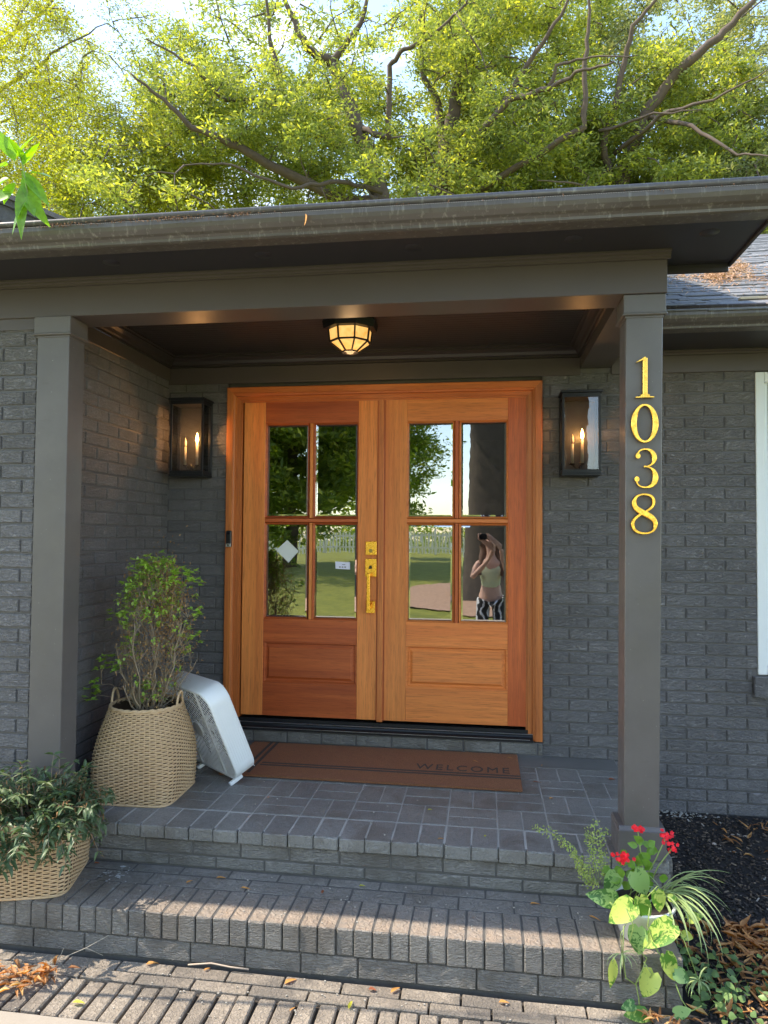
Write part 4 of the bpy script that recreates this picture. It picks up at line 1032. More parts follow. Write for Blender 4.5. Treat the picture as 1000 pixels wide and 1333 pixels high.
for k in range(560):
    t = rs.random()**.8; z = .42+.74*t; wdt = .20*math.sin(PI*min(1, .15+.85*t))**.6 + .02
    a = rs.uniform(0, 2*PI); p = Vector((base.x+.02+math.cos(a)*wdt*rs.uniform(.3, 1), base.y+math.sin(a)*wdt*.8*rs.uniform(.3, 1), z))
    pts = twig(nearest(p), p, .0017, 4)
    if rs.random() < .5: stems.append(pts)
    for j in range(rs.randint(1, 3)):
        q = p + Vector([rs.uniform(-.06, .06), rs.uniform(-.05, .05), rs.uniform(-.02, .07)]); twig(pts[-2], q, .0011, 3)
        if rs.random() < .55:
            for i in range(4): dl.blade(q, Vector([rs.uniform(-1, 1) for _ in range(3)]), Vector((0,0,1)), rs.uniform(.010, .018), .007, .8, .2, 3)
        elif rs.random() < (.95 if t > .60 else .20):
            for i in range(8): gl.blade(q+Vector([rs.uniform(-.012, .012) for _ in range(3)]), Vector([rs.uniform(-1, 1) for _ in range(3)]), Vector((0,0,1)), rs.uniform(.016, .025), .015, .5, .1, 3)
for k in range(1500):
    px, py = rs.gauss(215, 19), rs.gauss(798, 34); q = at(px, py, -.9+rs.uniform(-.1, .1)); dl.blade(q, Vector([rs.uniform(-1, 1) for _ in range(3)]), Vector((0,0,1)), rs.uniform(.012, .020), .008, .8, .2, 3)
tw.build('branches', M_stem, sh); gl.build('leaves', M_shl, sh, kind='stuff'); dl.build('dead_leaves', M_dry, sh, kind='stuff')

# dark shrub spilling from the lower basket
M_lq = m_leaf('leucothoe_leaf', (.055, .10, .048), (.12, .17, .082), .18, .42, (.22, .25, .15), spec=.4)
lq = thing('trailing_shrub', (-1.262, -1.5, .07), 'dark green long leaved shrub spilling over the lower basket', 'shrub')
stm = MB(); rest = MB(); brn = MB(); nleaf = 0; rs = random.Random(11)
tmpl = []
for k in range(8):
    q = MB(); q.blade((0,0,0), (1,0,0), (0,0,1), 1.0, .36, .35+.12*k, .22, 5); tmpl.append(q.mesh('leaf', M_lq))
org = Vector(wloc(lq))
for k in range(240):
    a = rs.uniform(0, 2*PI); el = rs.uniform(.05, 1.45); Ln = rs.uniform(.16, .31); 
    if math.sin(a) > .2: Ln *= .7
    d = Vector((math.cos(a)*math.cos(el), math.sin(a)*math.cos(el), math.sin(el)))
    if d.x < -.3 and rs.random() < .35: continue
    q_r = rs.uniform(.02, .17); p = Vector((-1.305+math.cos(a)*q_r, -1.5+math.sin(a)*q_r*.8, .08)); pts = [p.copy()]; nseg = 12
    for i in range(nseg):
        p = p + d*(Ln/nseg); d = (d + Vector((0,0,-.115)) + Vector([rs.uniform(-.08, .08) for _ in range(3)])).normalized(); pts.append(p.copy())
        if i > 1 and (i % 2 or rs.random() < .5):
            for s_ in (1, -1, rs.choice((1, -1))):
                side = d.cross(Vector((0,0,1))).normalized()*s_; ld_ = (side*rs.uniform(.3, 1) + d*rs.uniform(.2, 1) + Vector((0,0,rs.uniform(-.5, .5)))).normalized()
                l = rs.uniform(.034, .058)
                if p.y > -1.335 and p.z < .02: continue
                if nleaf < 300 and p.x > -1.40 and p.y < -1.42:
                    o = bpy.data.objects.new('leaf', tmpl[rs.randrange(8)]); COL.objects.link(o); o.parent = lq
                    sdv = ld_.cross(Vector((0,0,1))).normalized(); up2 = sdv.cross(ld_)
                    roll = Matrix.Rotation(rs.uniform(-.7, .7), 3, ld_); sdv = roll @ sdv; up2 = roll @ up2
                    R_ = Matrix((ld_, -sdv, up2)).transposed(); o.rotation_euler = R_.to_euler(); o.location = p-org; o.scale = (l,)*3; nleaf += 1
                else: rest.blade(p, ld_, (0,0,1), l, l*.30, .6, .2, 5)
    stm.tube(pts, [.0026-.0018*i/nseg for i in range(nseg+1)], 4)
    if rs.random() < .30:
        for j in range(14):
            c = pts[rs.randint(5, nseg)]; brn.blade(c + Vector([rs.uniform(-.02, .02) for _ in range(3)]), Vector([rs.uniform(-1, 1), rs.uniform(-1, 1), rs.uniform(-1, .2)]), (0,0,1), rs.uniform(.015, .035), .006, .9, .2, 3)
stm.build('stems', M_stem, lq); rest.build('leaves', M_lq, lq, kind='stuff'); brn.build('withered_shoots', m_leaf('withered', (.14, .065, .025), (.30, .17, .07), .1, .7), lq, kind='stuff')

# white pot and its plants ---------------------------------------------------
PC = Vector((1.235, -1.562, -.18))
pot = thing('flower_pot', tuple(PC), 'small white pot at the right end of the lower step under the red flowers', 'pot')
m = MB(); m.lathe([(0, -.1795), (.068, -.1795), (.074, -.174), (.118, -.062), (.126, -.05), (.126, -.042), (.117, -.042), (.112, -.06), (.0, -.062)], PC.x, PC.y, 36); m.build('pot_wall', m_plain('white_glaze', (.62, .63, .62), .3, var=.12, scale=14), pot)
m = MB(); m.lathe([(.112, -.0585), (.0, -.056)], PC.x, PC.y, 24); m.build('soil', M_soil, pot)
u4 = lambda x, y: (690+x/3.846, 1060+y/3.846)
FC = Vector((-.12, -1, .62)).normalized()
M_pth = m_variegated('pothos_leaf', (.10, .25, .028), (.50, .60, .13), 34, .48, .4)
M_pthg = m_variegated('pothos_green', (.055, .16, .035), (.25, .40, .13), 34, .54, .3)
pth = thing('pothos', (PC.x, PC.y, -.06), 'trailing plant with yellow and green heart leaves hanging from the white pot', 'plant')
# centre u, centre v, length, width, tip angle (degrees, 0 = right, -90 = down in the picture), y, material
for cx, cy_, ln, wd, ang, y, mt in ((355,415,145,95,165,-1.64,1),(405,350,110,95,-120,-1.56,1),(558,350,120,115,-60,-1.60,1),(455,495,135,120,-150,-1.70,0),(575,482,115,85,-70,-1.69,0),(645,440,95,80,-80,-1.66,0),(542,640,120,105,-95,-1.71,1),(640,608,160,120,-150,-1.735,0),
        (415,800,140,52,-95,-1.73,0),(590,858,115,105,-120,-1.74,0),(703,770,115,90,-70,-1.74,0),(765,815,75,75,-30,-1.74,1),(490,962,62,55,-170,-1.75,1),(528,1003,105,75,175,-1.76,0),(768,990,72,60,20,-1.76,1),(830,515,70,55,20,-1.62,0),(792,612,55,50,-20,-1.64,0),(718,420,42,40,0,-1.62,0)):
    c = at(*u4(cx, cy_), y); s_ = 1/3.846/322; L_, W_ = ln*s_*1.0, wd*s_*.86; a = math.radians(ang)
    tip = (RT*math.cos(a) + UP*math.sin(a) + FW*-.15).normalized(); nr = (FC + Vector((rs.uniform(-.35, .35), 0, rs.uniform(-.2, .35)))).normalized()
    q = MB(); hleaf(q, c - tip*L_*.5, nr, tip, L_, W_, rs.uniform(.05, .16), rs.uniform(.05, .25), ln < 135 or cx != 415)
    q.build('leaf', M_pthg if mt else M_pth, pth)
m = MB()
for path, y in (([(480,470),(520,560),(500,640),(585,720),(560,790),(530,850),(545,920),(550,985)], -1.735), ([(600,470),(590,560),(640,690),(690,735)], -1.735), ([(570,740),(610,800),(600,820)], -1.735), ([(470,560),(465,700),(480,820),(530,855)], -1.735), ([(730,850),(760,930),(800,990),(860,960)], -1.745), ([(560,980),(575,1020),(610,1045)], -1.75), ([(470,540),(430,470),(400,440)], -1.66), ([(540,470),(600,400),(640,360)], -1.62)):
    m.tube([at(*u4(*p), y) for p in path], .0022, 5)
m.build('vines', M_gstem, pth)
# spider plant
t = NT('spider_leaf'); g_ = t.n('ShaderNodeNewGeometry'); c_ = t.ramp(g_.outputs['Random Per Island'], (0, (.20, .32, .10)), (.6, (.36, .46, .20)), (1, (.62, .66, .40)))
t.fin(c_, .4); tr_ = t.n('ShaderNodeBsdfTranslucent', {'Color': c_}); ms_ = t.n('ShaderNodeMixShader', {0: .3}); t.l(t.b.outputs[0], ms_.inputs[1]); t.l(tr_.outputs[0], ms_.inputs[2]); t.l(ms_.outputs[0], t.o.inputs[0]); M_spd = t.m
spd = thing('spider_plant', (1.31, -1.53, -.06), 'spider plant arching over the right side of the white pot', 'plant')
so_ = Vector((1.315, -1.535, -.045))
rs = random.Random(5)
def ribbon_leaf(m, p, d, L_, W_, curl, seg=9):
    shp = lambda t: min(1, .35+t*3)*min(1, (1.02-t)*2.2)
    m.blade(p, d, (0,0,1), L_, W_, curl, .25, seg, shp)
for k in range(46):
    if k < 30: a = rs.uniform(-1.35, .65)
    else: a = rs.uniform(-2.6, 3.1)
    el = rs.uniform(.35, 1.3); q = MB(); L_ = rs.uniform(.17, .31) if k < 34 else rs.uniform(.12, .2)
    ribbon_leaf(q, so_ + Vector((rs.uniform(-.02, .02), rs.uniform(-.02, .02), 0)), (math.cos(a)*math.cos(el), math.sin(a)*math.cos(el), math.sin(el)), L_, rs.uniform(.007, .011), rs.uniform(1.3, 2.7)); q.build('leaf', M_spd, spd)
for (cx, cy_, y, n) in ((460,700,-1.74,9), (845,835,-1.70,16)):
    c = at(*u4(cx, cy_), y)
    for k in range(n):
        a = rs.uniform(0, 2*PI); q = MB(); ribbon_leaf(q, c, (math.cos(a), math.sin(a)*.6-.4, rs.uniform(-.2, .8)), rs.uniform(.04, .09), .005, 1.9, 5); q.build('leaf', M_spd, spd)
m = MB(); m.tube([so_, at(*u4(760,600), -1.68), at(*u4(845,835), -1.70)], .0014, 4); m.tube([Vector((1.2, -1.62, -.05)), at(*u4(455,600), -1.73), at(*u4(460,700), -1.74)], .0014, 4); m.build('runners', M_gstem, spd)
# red flowering plant
kal = thing('red_flower_plant', (1.22, -1.5, -.06), 'plant with three red flower clusters standing in the white pot', 'plant')
M_red = m_leaf('red_petal', (.72, .012, .03), (.90, .03, .05), .3, .45, tcol=(1, .3, .3)); M_kl = m_leaf('kalanchoe_leaf', (.055, .16, .025), (.20, .36, .05), .3, .3)
m = MB(); st = MB(); lv = MB()
for ctr, spread, nfl in (((538,72), (26, 13), 12), ((470,215), (36, 30), 26), ((682,112), (30, 26), 17), ((712,170), (22, 26), 14)):
    y = -1.50 if ctr[0] != 470 else -1.56
    head = MB(); c0 = at(*u4(*ctr), y); 
    for i in range(nfl):
        c = at(*u4(ctr[0]+rs.gauss(0, spread[0]*.55), ctr[1]+rs.gauss(0, spread[1]*.55)), y+rs.uniform(-.015, .015)); nr = (FC+Vector([rs.uniform(-.5, .5) for _ in range(3)])).normalized()
        t1 = nr.orthogonal().normalized(); t2 = nr.cross(t1)
        for j in range(5):
            a = 2*PI*j/5; hleaf(head, c, nr, t1*math.cos(a)+t2*math.sin(a), .0085, .0075, .05, -.1, False, 3)
    head.build('flower_cluster', M_red, kal)
    st.tube([Vector((1.22+rs.uniform(-.02, .05), -1.52, -.06)), c0.lerp(Vector((1.24, -1.52, -.02)), .5)+Vector((.01, 0, .01)), c0], .0024, 5)
for k in range(44):
    cx, cy_ = rs.choice(((450,260), (570,235), (590,170), (530,150), (430,300), (560,290), (470,330), (600,330))); c = at(*u4(cx+rs.gauss(0, 24), cy_+rs.gauss(0, 26)), -1.52+rs.uniform(-.05, .04)); a = rs.uniform(0, 2*PI)
    tip = (RT*math.cos(a)+UP*math.sin(a)).normalized(); q = MB(); hleaf(q, c, FC+Vector([rs.uniform(-.5, .5) for _ in range(3)]), tip, rs.uniform(.028, .045), rs.uniform(.024, .036), .1, .1, False, 5); q.build('leaf', M_kl, kal)
st.build('stems', M_gstem, kal)
# wispy small-leaved herb leaning over the porch
hb = thing('wispy_herb', (1.15, -1.54, -.06), 'wispy small leaved herb leaning out of the pot over the porch bricks', 'plant')
M_hb = m_leaf('herb_leaf', (.20, .28, .08), (.40, .46, .16), .35, .5); st = MB(); lv = MB(); rs = random.Random(21)
for path in ([(340,340),(250,240),(190,150),(100,90),(15,68)], [(340,340),(280,250),(220,200),(150,125)], [(345,340),(300,200),(320,100),(335,25)], [(350,340),(360,220),(350,120),(385,80)], [(340,345),(290,330),(250,270),(215,190)], [(350,330),(330,220),(300,140),(290,70)], [(345,345),(300,350),(275,300),(240,240)], [(360,340),(380,260),(370,170)]):
    pts = [at(*u4(*p), -1.53+.02*i) for i, p in enumerate(path)]
    fine = []
    for i in range(len(pts)-1):
        for j in range(6): fine.append(pts[i].lerp(pts[i+1], j/6)+Vector([rs.uniform(-.004, .004) for _ in range(3)]))
    st.tube(fine, .0011, 4)
    for q_ in fine[3:]:
        for j in range(7):
            c = q_+Vector([rs.uniform(-.016, .016) for _ in range(3)]); lv.blade(c, Vector([rs.uniform(-1, 1) for _ in range(3)]), FC, rs.uniform(.007, .013), .005, .4, .1, 3)
st.build('stems', M_gstem, hb); lv.build('leaves', M_hb, hb, kind='stuff')

# planting bed on the right ----------------------------------------------------
def bed_z(x, y):
    f = min(1, max(0, -y/1.7)); return -.285 - .085*f + .012*noise.noise(Vector((x*4, y*4, 0)))
m = MB(); X_ = [1.36+.09*i for i in range(45)]; Y_ = [-.0-.06*j for j in range(95)]; nX = len(X_)
m.add([(x, y, bed_z(x, y)+.006*noise.noise(Vector((x*30, y*30, 5)))) for y in Y_ for x in X_], [(j*nX+i, (j+1)*nX+i, (j+1)*nX+i+1, j*nX+i+1) for j in range(len(Y_)-1) for i in range(nX-1)], True)
m.build('flower_bed', m_plain('bed_soil', (.018, .016, .016), .95, var=.6, scale=50, bump=1, bscale=120), kind='structure')
rs = random.Random(9); m = MB()
for i in range(15000):
    x = 1.40+abs(rs.gauss(0, .75)) if i % 3 else rs.uniform(1.4, 4.5); y = -rs.uniform(.03, 2.6); z = bed_z(x, y)
    l, w_, h_ = rs.uniform(.006, .026), rs.uniform(.004, .009), rs.uniform(.002, .005); a = rs.uniform(0, PI); b = rs.uniform(-.5, .5)
    d = Vector((math.cos(a), math.sin(a), b)).normalized()*l/2; c = Vector((x, y, z+rs.uniform(.001, .010))); m.bar(c-d, c+d, w_, h_)
t = NT('bark_mulch'); ri = t.n('ShaderNodeNewGeometry').outputs['Random Per Island']
M_bark = t.fin(t.ramp(ri, (0, (.012, .012, .014)), (.62, (.045, .036, .032)), (.88, (.12, .085, .062)), (.975, (.22, .17, .13)), (1.0, (.45, .42, .38))), .8, normal=t.bump(t.noise(t.pos(), 300, 2), .6, .001))
m.build('bark_mulch', M_bark, kind='stuff')
m = MB()
for i in range(2600):
    if i < 1900: x, y = 1.42+abs(rs.gauss(0, .75)), -1.15-abs(rs.gauss(0, .5))
    else: x, y = rs.uniform(1.9, 4), -rs.uniform(.1, 2.4)
    if i < 1900 and x < 1.66 and rs.random() < .6: continue
    c = Vector((x, y, bed_z(x, y)+rs.uniform(.008, .04))); a = rs.uniform(0, 2*PI); L_ = rs.uniform(.03, .085)
    m.blade(c, (math.cos(a), math.sin(a), rs.uniform(-.2, .4)), (0,0,1), L_, L_*rs.uniform(.13, .30), rs.uniform(-1.2, 1.6), rs.uniform(.2, .8), 4)
M_fall = m_leaf('fallen_leaf', (.22, .095, .035), (.48, .24, .095), .22, .65, (.55, .36, .15), tcol=(1, .7, .4)); m.build('dry_leaves', M_fall, kind='stuff')
m = MB()
for i in range(170):
    x, y = 1.40+abs(rs.gauss(.06, .16)), -1.40-abs(rs.gauss(.08, .28)); c = Vector((x, y, bed_z(x, y)+rs.uniform(.02, .08))); a = rs.uniform(0, 2*PI)
    if i % 3: hleaf(m, c, (rs.uniform(-.5, .5), -.5, 1), (math.cos(a), math.sin(a), rs.uniform(-.4, .4)), rs.uniform(.02, .042), rs.uniform(.02, .036), .1, .2, False, 4)
    else: ribbon_leaf(m, c-Vector((0,0,.05)), (math.cos(a)*.4, math.sin(a)*.4, 1), rs.uniform(.05, .10), .004, 1.2, 4)
m.build('ground_ivy', m_leaf('ivy', (.06, .12, .04), (.20, .30, .10), .25, .45), kind='stuff')
for px, py, r_, lab in ((930,1102,.011,'small pinkish pebble on the dark mulch beside the post'), (972,1094,.019,'pale stone lying on the dark mulch right of the post')):
    p = at(px, py, -.6); d = p-CAM; tt = (-.315-CAM.z)/d.z; p = CAM+d*tt; q = MB(); rg = random.Random(px)
    prof_ = [(0, -.6), (.7, -.5), (1, 0), (.8, .5), (.35, .75), (0, .8)]; q.lathe([(a*r_, b*r_) for a, b in prof_], 0, 0, 9); q.v = [(p.x+v[0]*rg.uniform(.85, 1.25), p.y+v[1]*rg.uniform(.8, 1.1), p.z+.012+v[2]*rg.uniform(.85, 1.1)) for v in q.v]
    q.build('stone', m_plain('stone_%d' % px, (.50, .42, .36), .8, var=.3, scale=60), None, tuple(p), label=lab, cat='stone')
# pale lime crumbs along the foot of the wall
m = MB()
for i in range(170):
    x, y = rs.choice((rs.gauss(1.5, .05), rs.gauss(1.78, .05), rs.uniform(1.42, 2.0))), -abs(rs.gauss(.02, .04))-.012; r_ = rs.uniform(.0015, .006); c = Vector((x, y, bed_z(x, y)+.008+r_*.5)); m.bar(c-Vector((r_, 0, 0)), c+Vector((r_, r_*.5, 0)), r_*1.2, r_)
m.build('mortar_crumbs', m_plain('lime_crumb', (.32, .31, .29), .9, var=.3, scale=80), kind='stuff')

# loose leaves, twigs and debris -------------------------------------------------
def loose(x, y, z, L_, W_, ang, mat, label, curl=.8, group='loose leaves on the steps and paving'):
    q = MB(); a = math.radians(ang); d = Vector((math.cos(a), math.sin(a), .06)); p = Vector((x, y, z+.005)) - d*L_/2
    q.blade((p.x, p.y, z+.004), d, (0,0,1), L_, W_, curl*.3, .35, 5); return q.build('fallen_leaf', mat, None, (x, y, z), label=label, cat='leaf', group=group)
M_or = m_leaf('orange_leaf', (.50, .24, .07), (.60, .32, .10), .2, .6, tcol=(1, .7, .4)); M_yg = m_leaf('yellow_leaf', (.45, .46, .06), (.60, .55, .12), .3, .5); M_rb = m_leaf('russet_leaf', (.28, .08, .04), (.36, .13, .06), .2, .6)
for a in ((-.492,-1.386,-.18,.045,.012,8,M_or,'slim orange leaf lying on the lower step close to the porch riser'), (-.614,-1.44,-.18,.035,.012,60,M_or,'small curled orange leaf on the lower step right of the wicker basket'), (-.355,-1.459,-.18,.05,.012,-6,M_or,'orange leaf lying flat mid step left of the damp patch'),
          (-.027,-1.433,-.18,.035,.012,95,M_rb,'rusty leaf standing on edge in the middle of the lower step'), (-1.10,-1.345,-.18,.03,.013,10,M_rb,'russet leaf tucked under the riser beside the lower basket'), (.855,-1.395,-.18,.045,.011,5,M_or,'slim tan leaf on the lower step near the white pot'),
          (.13,-1.36,-.18,.028,.010,10,M_yg,'tiny yellow leaf below the middle of the porch riser'), (1.08,-1.47,-.18,.055,.010,-35,M_or,'orange leaf left of the white pot'),
          (.389,-.942,.0,.026,.008,20,M_yg,'tiny pale leaf on the porch bricks in front of the doormat'), (.652,-1.20,.0,.022,.010,80,M_yg,'yellow green leaf standing near the porch edge'), (.985,-.70,.0,.028,.014,30,M_or,'small curled orange leaf on the porch right of the doormat'),
          (1.34,-.363,.0,.04,.018,5,M_rb,'russet leaf on the porch beside the post'), (.93,-.47,.0,.05,.008,-10,M_rb,'slim red brown leaf off the right corner of the doormat'), (.98,-.18,.0,.025,.007,70,M_or,'tiny orange sliver on the porch below the right casing'),
          (.46,-1.26,.0,.03,.007,15,M_or,'pale sliver of leaf on the porch edge bricks'), (.60,-.22,.015,.045,.006,-35,M_or,'straw coloured sliver on the doormat above the lettering'), (.80,-.12,.015,.04,.006,-15,M_or,'straw sliver at the back right of the doormat'),
          (-.646,-1.712,GZ,.05,.018,20,M_or,'orange leaf on the brick edging at the foot of the step'), (-.42,-1.712,GZ,.03,.010,50,M_or,'small tan leaf by the foot of the step'), (-.078,-1.735,GZ,.055,.020,45,M_or,'curled orange leaf on the sunlit brick edging'),
          (.236,-1.737,GZ,.032,.018,0,M_rb,'oval red brown leaf on the sunny bricks'), (.321,-1.724,GZ,.05,.016,50,M_or,'folded orange leaf standing on the sunny bricks'), (.17,-1.83,GZ,.05,.014,85,M_yg,'bright yellow green leaf on the sunny bricks'), (-.80,-1.97,GZ,.05,.018,5,M_yg,'yellowish leaf at the edge of the concrete path'),
          (-.03,-1.885,GZ,.03,.008,60,M_or,'tiny orange leaf between the edging bricks'), (.72,-1.735,GZ,.04,.016,5,M_or,'dull orange leaf on the bricks below the right half of the step')): loose(*a)
q = MB(); q.tube([at(245, 1256, -1.70), at(275, 1254, -1.70), at(300, 1259, -1.71), at(324, 1262, -1.71)], .003, 6); q.build('twig', m_plain('pale_twig', (.42, .33, .26), .8), label='short bare twig lying along the foot of the step', group=None, cat='twig')
for o_ in (bpy.data.objects['twig'],):
    pass
q = MB(); pp = [Vector((-1.09, -1.86, -.36)), Vector((-.99, -1.80, -.33)), Vector((-.90, -1.76, -.30)), Vector((-.83, -1.715, -.27))]; q.tube(pp, .0014, 5); q.tube([pp[1], pp[1]+Vector((.02, .0, .045))], .001, 4); q.tube([pp[1], pp[1]+Vector((.05, -.02, -.03))], .001, 4); q.tube([pp[2], pp[2]+Vector((.06, .02, -.035))], .001, 4)
q.build('dead_stalk', m_plain('dead_stalk', (.36, .32, .26), .8), label='thin grey dead stalk leaning against the lower step', cat='stalk')
m = MB(); rs = random.Random(13)
for i in range(80):
    x, y = rs.gauss(-1.12, .085), rs.gauss(-1.90, .045); a = rs.uniform(-.9, .9)+PI*(i % 2); L_ = rs.uniform(.035, .07); m.blade((x, y, GZ+rs.uniform(.006, .04)), (math.cos(a), math.sin(a), rs.uniform(-.2, .3)), (0,0,1), L_, L_*.24, rs.uniform(-.8, 1.3), .6, 4)
for i in range(14):
    x, y = rs.gauss(-1.0, .02), rs.gauss(-1.865, .02); m.blade((x, y, GZ+rs.uniform(.004, .05)), (rs.uniform(-.4, .4), rs.uniform(-.3, .3), rs.uniform(-.6, .8)), (0,0,1), .06, .012, .8, .5, 4)
for i in range(34):
    x, y = rs.gauss(1.28, .05), rs.gauss(-1.77, .02); a = rs.uniform(0, 2*PI); m.blade((x, y, GZ+rs.uniform(.004, .03)), (math.cos(a), math.sin(a), rs.uniform(0, .9)), (0,0,1), .045, .009, .8, .5, 4)
m.build('dry_leaf_pile', M_fall, kind='stuff')
m = MB()
for i in range(260):   # crumbs of grit and old mortar
    k = i % 4
    if k == 0: x, y, z = rs.uniform(-1, 1.3), rs.uniform(-1.3, -.25), .001
    elif k == 1: x, y, z = rs.uniform(-.9, 1.2), rs.uniform(-1.68, -1.33), -.179
    else: x, y, z = rs.uniform(-1.2, 1.3), rs.uniform(-2.03, -1.71), GZ+.001
    r_ = rs.uniform(.001, .0032); m.bar((x-r_, y, z+r_*.4), (x+r_, y+r_*.4, z+r_*.4), r_*1.5, r_)
m.build('grit', m_plain('grit', (.42, .38, .33), .9, var=.4, scale=200), kind='stuff')
t = NT('paint_splash'); m = MB()
for i in range(46):
    x, y = rs.gauss(-.965, .035), rs.gauss(-1.42, .035); r_ = rs.uniform(.001, .006) if i > 3 else rs.uniform(.007, .012); v = [(x+r_*rs.uniform(.7, 1.6)*math.cos(2*PI*k/7), y+r_*rs.uniform(.5, 1)*math.sin(2*PI*k/7), -.1775+i*.00002) for k in range(7)]; m.add(v, [tuple(range(7))])
m.build('paint_splashes', m_plain('white_splash', (.52, .53, .54), .6), kind='stuff')
# wet-looking dark debris hanging on the gutter guard
m = MB()
for i in range(240):
    x = rs.choice((rs.gauss(-1.1, .05), rs.gauss(-.6, .06), rs.gauss(-.33, .04), rs.gauss(-.72, .16), rs.uniform(-1.4, 1.6))); L_ = rs.uniform(.006, .018); m.blade((x, -1.752, 2.596+rs.uniform(-.006, .008)), (rs.uniform(-.8, .8), -.2, rs.uniform(-1, .1)), (0,-1,0), L_, .004, .5, .3, 3)
m.build('gutter_debris', m_leaf('gutter_litter', (.10, .05, .03), (.26, .14, .08), .1, .8), kind='stuff')
loose(0,0,0,.05,.018,0,M_or,'curled brown leaf caught on the front of the gutter',1.2,None)
o = [o for o in bpy.data.objects if o.name.startswith('fallen_leaf')][-1]; o.location = at(396, 286, -1.755); o.rotation_euler = (0, PI/2, .3)
# litter on the main roof
def on_roof(px, py):
    a = at(px, py, 1.0)-CAM; n_ = Vector((0, -RS, 1)); p0 = Vector((0, -.47, 2.565)); return CAM + a*((p0-CAM).dot(n_)/a.dot(n_))
m = MB()
for i in range(1100):
    k = i % 10
    if k < 4: px, py = rs.gauss(937, 12), rs.gauss(362, 5)
    elif k < 6: px, py = rs.gauss(962, 9), rs.gauss(351, 4)
    elif k < 8: px, py = rs.uniform(872, 1000), rs.gauss(364, 3)
    else: px, py = rs.uniform(872, 1020), rs.uniform(330, 385)
    p = on_roof(px, py); a = rs.uniform(0, 2*PI); m.blade(p+Vector((0,0,rs.uniform(.005, .035))), (math.cos(a), math.sin(a)*.9, math.sin(a)*.45+rs.uniform(-.2, .3)), (0,-.4,1), rs.uniform(.03, .07), .008, .6, .3, 3)
m.build('roof_leaf_litter', m_leaf('roof_litter', (.34, .18, .11), (.55, .36, .24), .1, .8), kind='stuff')
q = MB(); a, b = Vector((1.97, -.50, 2.585)), Vector((2.30, -.49, 2.590)); q.bar(a, b, .03, .012); q.build('wood_scrap', m_plain('bleached_wood', (.62, .50, .36), .8), label='pale wood scrap lying along the lower edge of the right roof', cat='board')

# tall leafy plant at the upper left
tl = thing('tall_plant', (-1.62, -1.98, -.42), 'tall green plant whose leafy top hangs in front of the gutter at the far left', 'plant')
m = MB(); pts = [Vector((-1.62, -1.98, -.42)), Vector((-1.60, -1.97, .8)), Vector((-1.52, -1.96, 2.0)), Vector((-1.36, -1.94, 2.75)), Vector((-1.24, -1.92, 2.93)), Vector((-1.17, -1.91, 2.86)), at(36, 250, -1.9), at(34, 272, -1.9)]
m.tube(pts, [.010, .009, .007, .005, .004, .003, .0028, .002], 7); m.build('stem', M_gstem, tl)
M_tl = m_leaf('tall_plant_leaf', (.12, .26, .05), (.24, .42, .07), .45, .35)
for (x0, y0, x1, y1, wd, fc) in ((20,210,-8,165,24,1), (22,205,40,175,20,1), (10,215,-14,220,28,1), (30,215,48,185,16,0), (28,222,62,262,20,1), (30,228,52,275,22,1), (32,235,24,300,20,1), (20,238,4,262,24,0), (14,250,-12,262,26,1), (34,262,13,300,17,1), (36,255,62,292,16,1), (40,225,66,225,13,0), (30,212,14,178,22,0), (36,262,44,278,14,1), (22,200,-4,190,20,0), (12,232,-10,244,24,1)):
    b = at(x0, y0, -1.90+rs.uniform(-.03, .03)); e = at(x1, y1, -1.92+rs.uniform(-.06, .04)); d = e-b; q = MB(); nr = Vector((rs.uniform(-.4, .4), -.8 if fc else -.2, .7)); L_ = d.length*1.08
    hleaf(q, b, nr, d, L_, wd/365*.95, .14, .10, False, 7); q.build('leaf', M_tl, tl)
# ------------------------------------------------------------------ trees
rg = np.random.default_rng(4)
M_bark2 = m_plain('tree_bark', (.095, .068, .052), .9, var=.4, scale=7, bump=1, bscale=22)
def leaf_cloud(name, centres, radii, per, size, mat, parent, flat=.55, seed=1):
    r = np.random.default_rng(seed); C = np.repeat(np.asarray(centres), per, 0); Rr = np.repeat(np.asarray(radii), per)
    n = len(C); d = r.normal(size=(n, 3)); d /= np.linalg.norm(d, axis=1)[:, None]; rad = Rr*r.random(n)**.45; p = C + d*rad[:, None]*np.array([1, 1, flat])
    a = r.normal(size=(n, 3)); a[:, 2] *= .6; a /= np.linalg.norm(a, axis=1)[:, None]; b = np.cross(a, r.normal(size=(n, 3))); b /= np.linalg.norm(b, axis=1)[:, None]
    s = size*r.uniform(.45, 1.55, n)[:, None]; V = np.stack([p-a*s*.5, p+b*s*.17, p+a*s*.5, p-b*s*.17], 1).reshape(-1, 3)
    V = V - np.array(wloc(parent)); F = np.arange(n*4).reshape(-1, 4)
    return link(name, fastmesh(name, V, F, mat), parent)
def limb(m, pts, r0, r1, n=9, wob=.05):
    fine = []; k = 5; r_ = random.Random(int(abs(pts[0][0]*977))+len(pts))
    for i in range(len(pts)-1):
        for j in range(k):
            t = j/k; p = Vector(pts[i]).lerp(Vector(pts[i+1]), t); fine.append(p + Vector([r_.uniform(-wob, wob) for _ in range(3)])*(i+j > 0))
    fine.append(Vector(pts[-1])); N = len(fine); m.tube(fine, [r0+(r1-r0)*i/(N-1) for i in range(N)], n); return fine
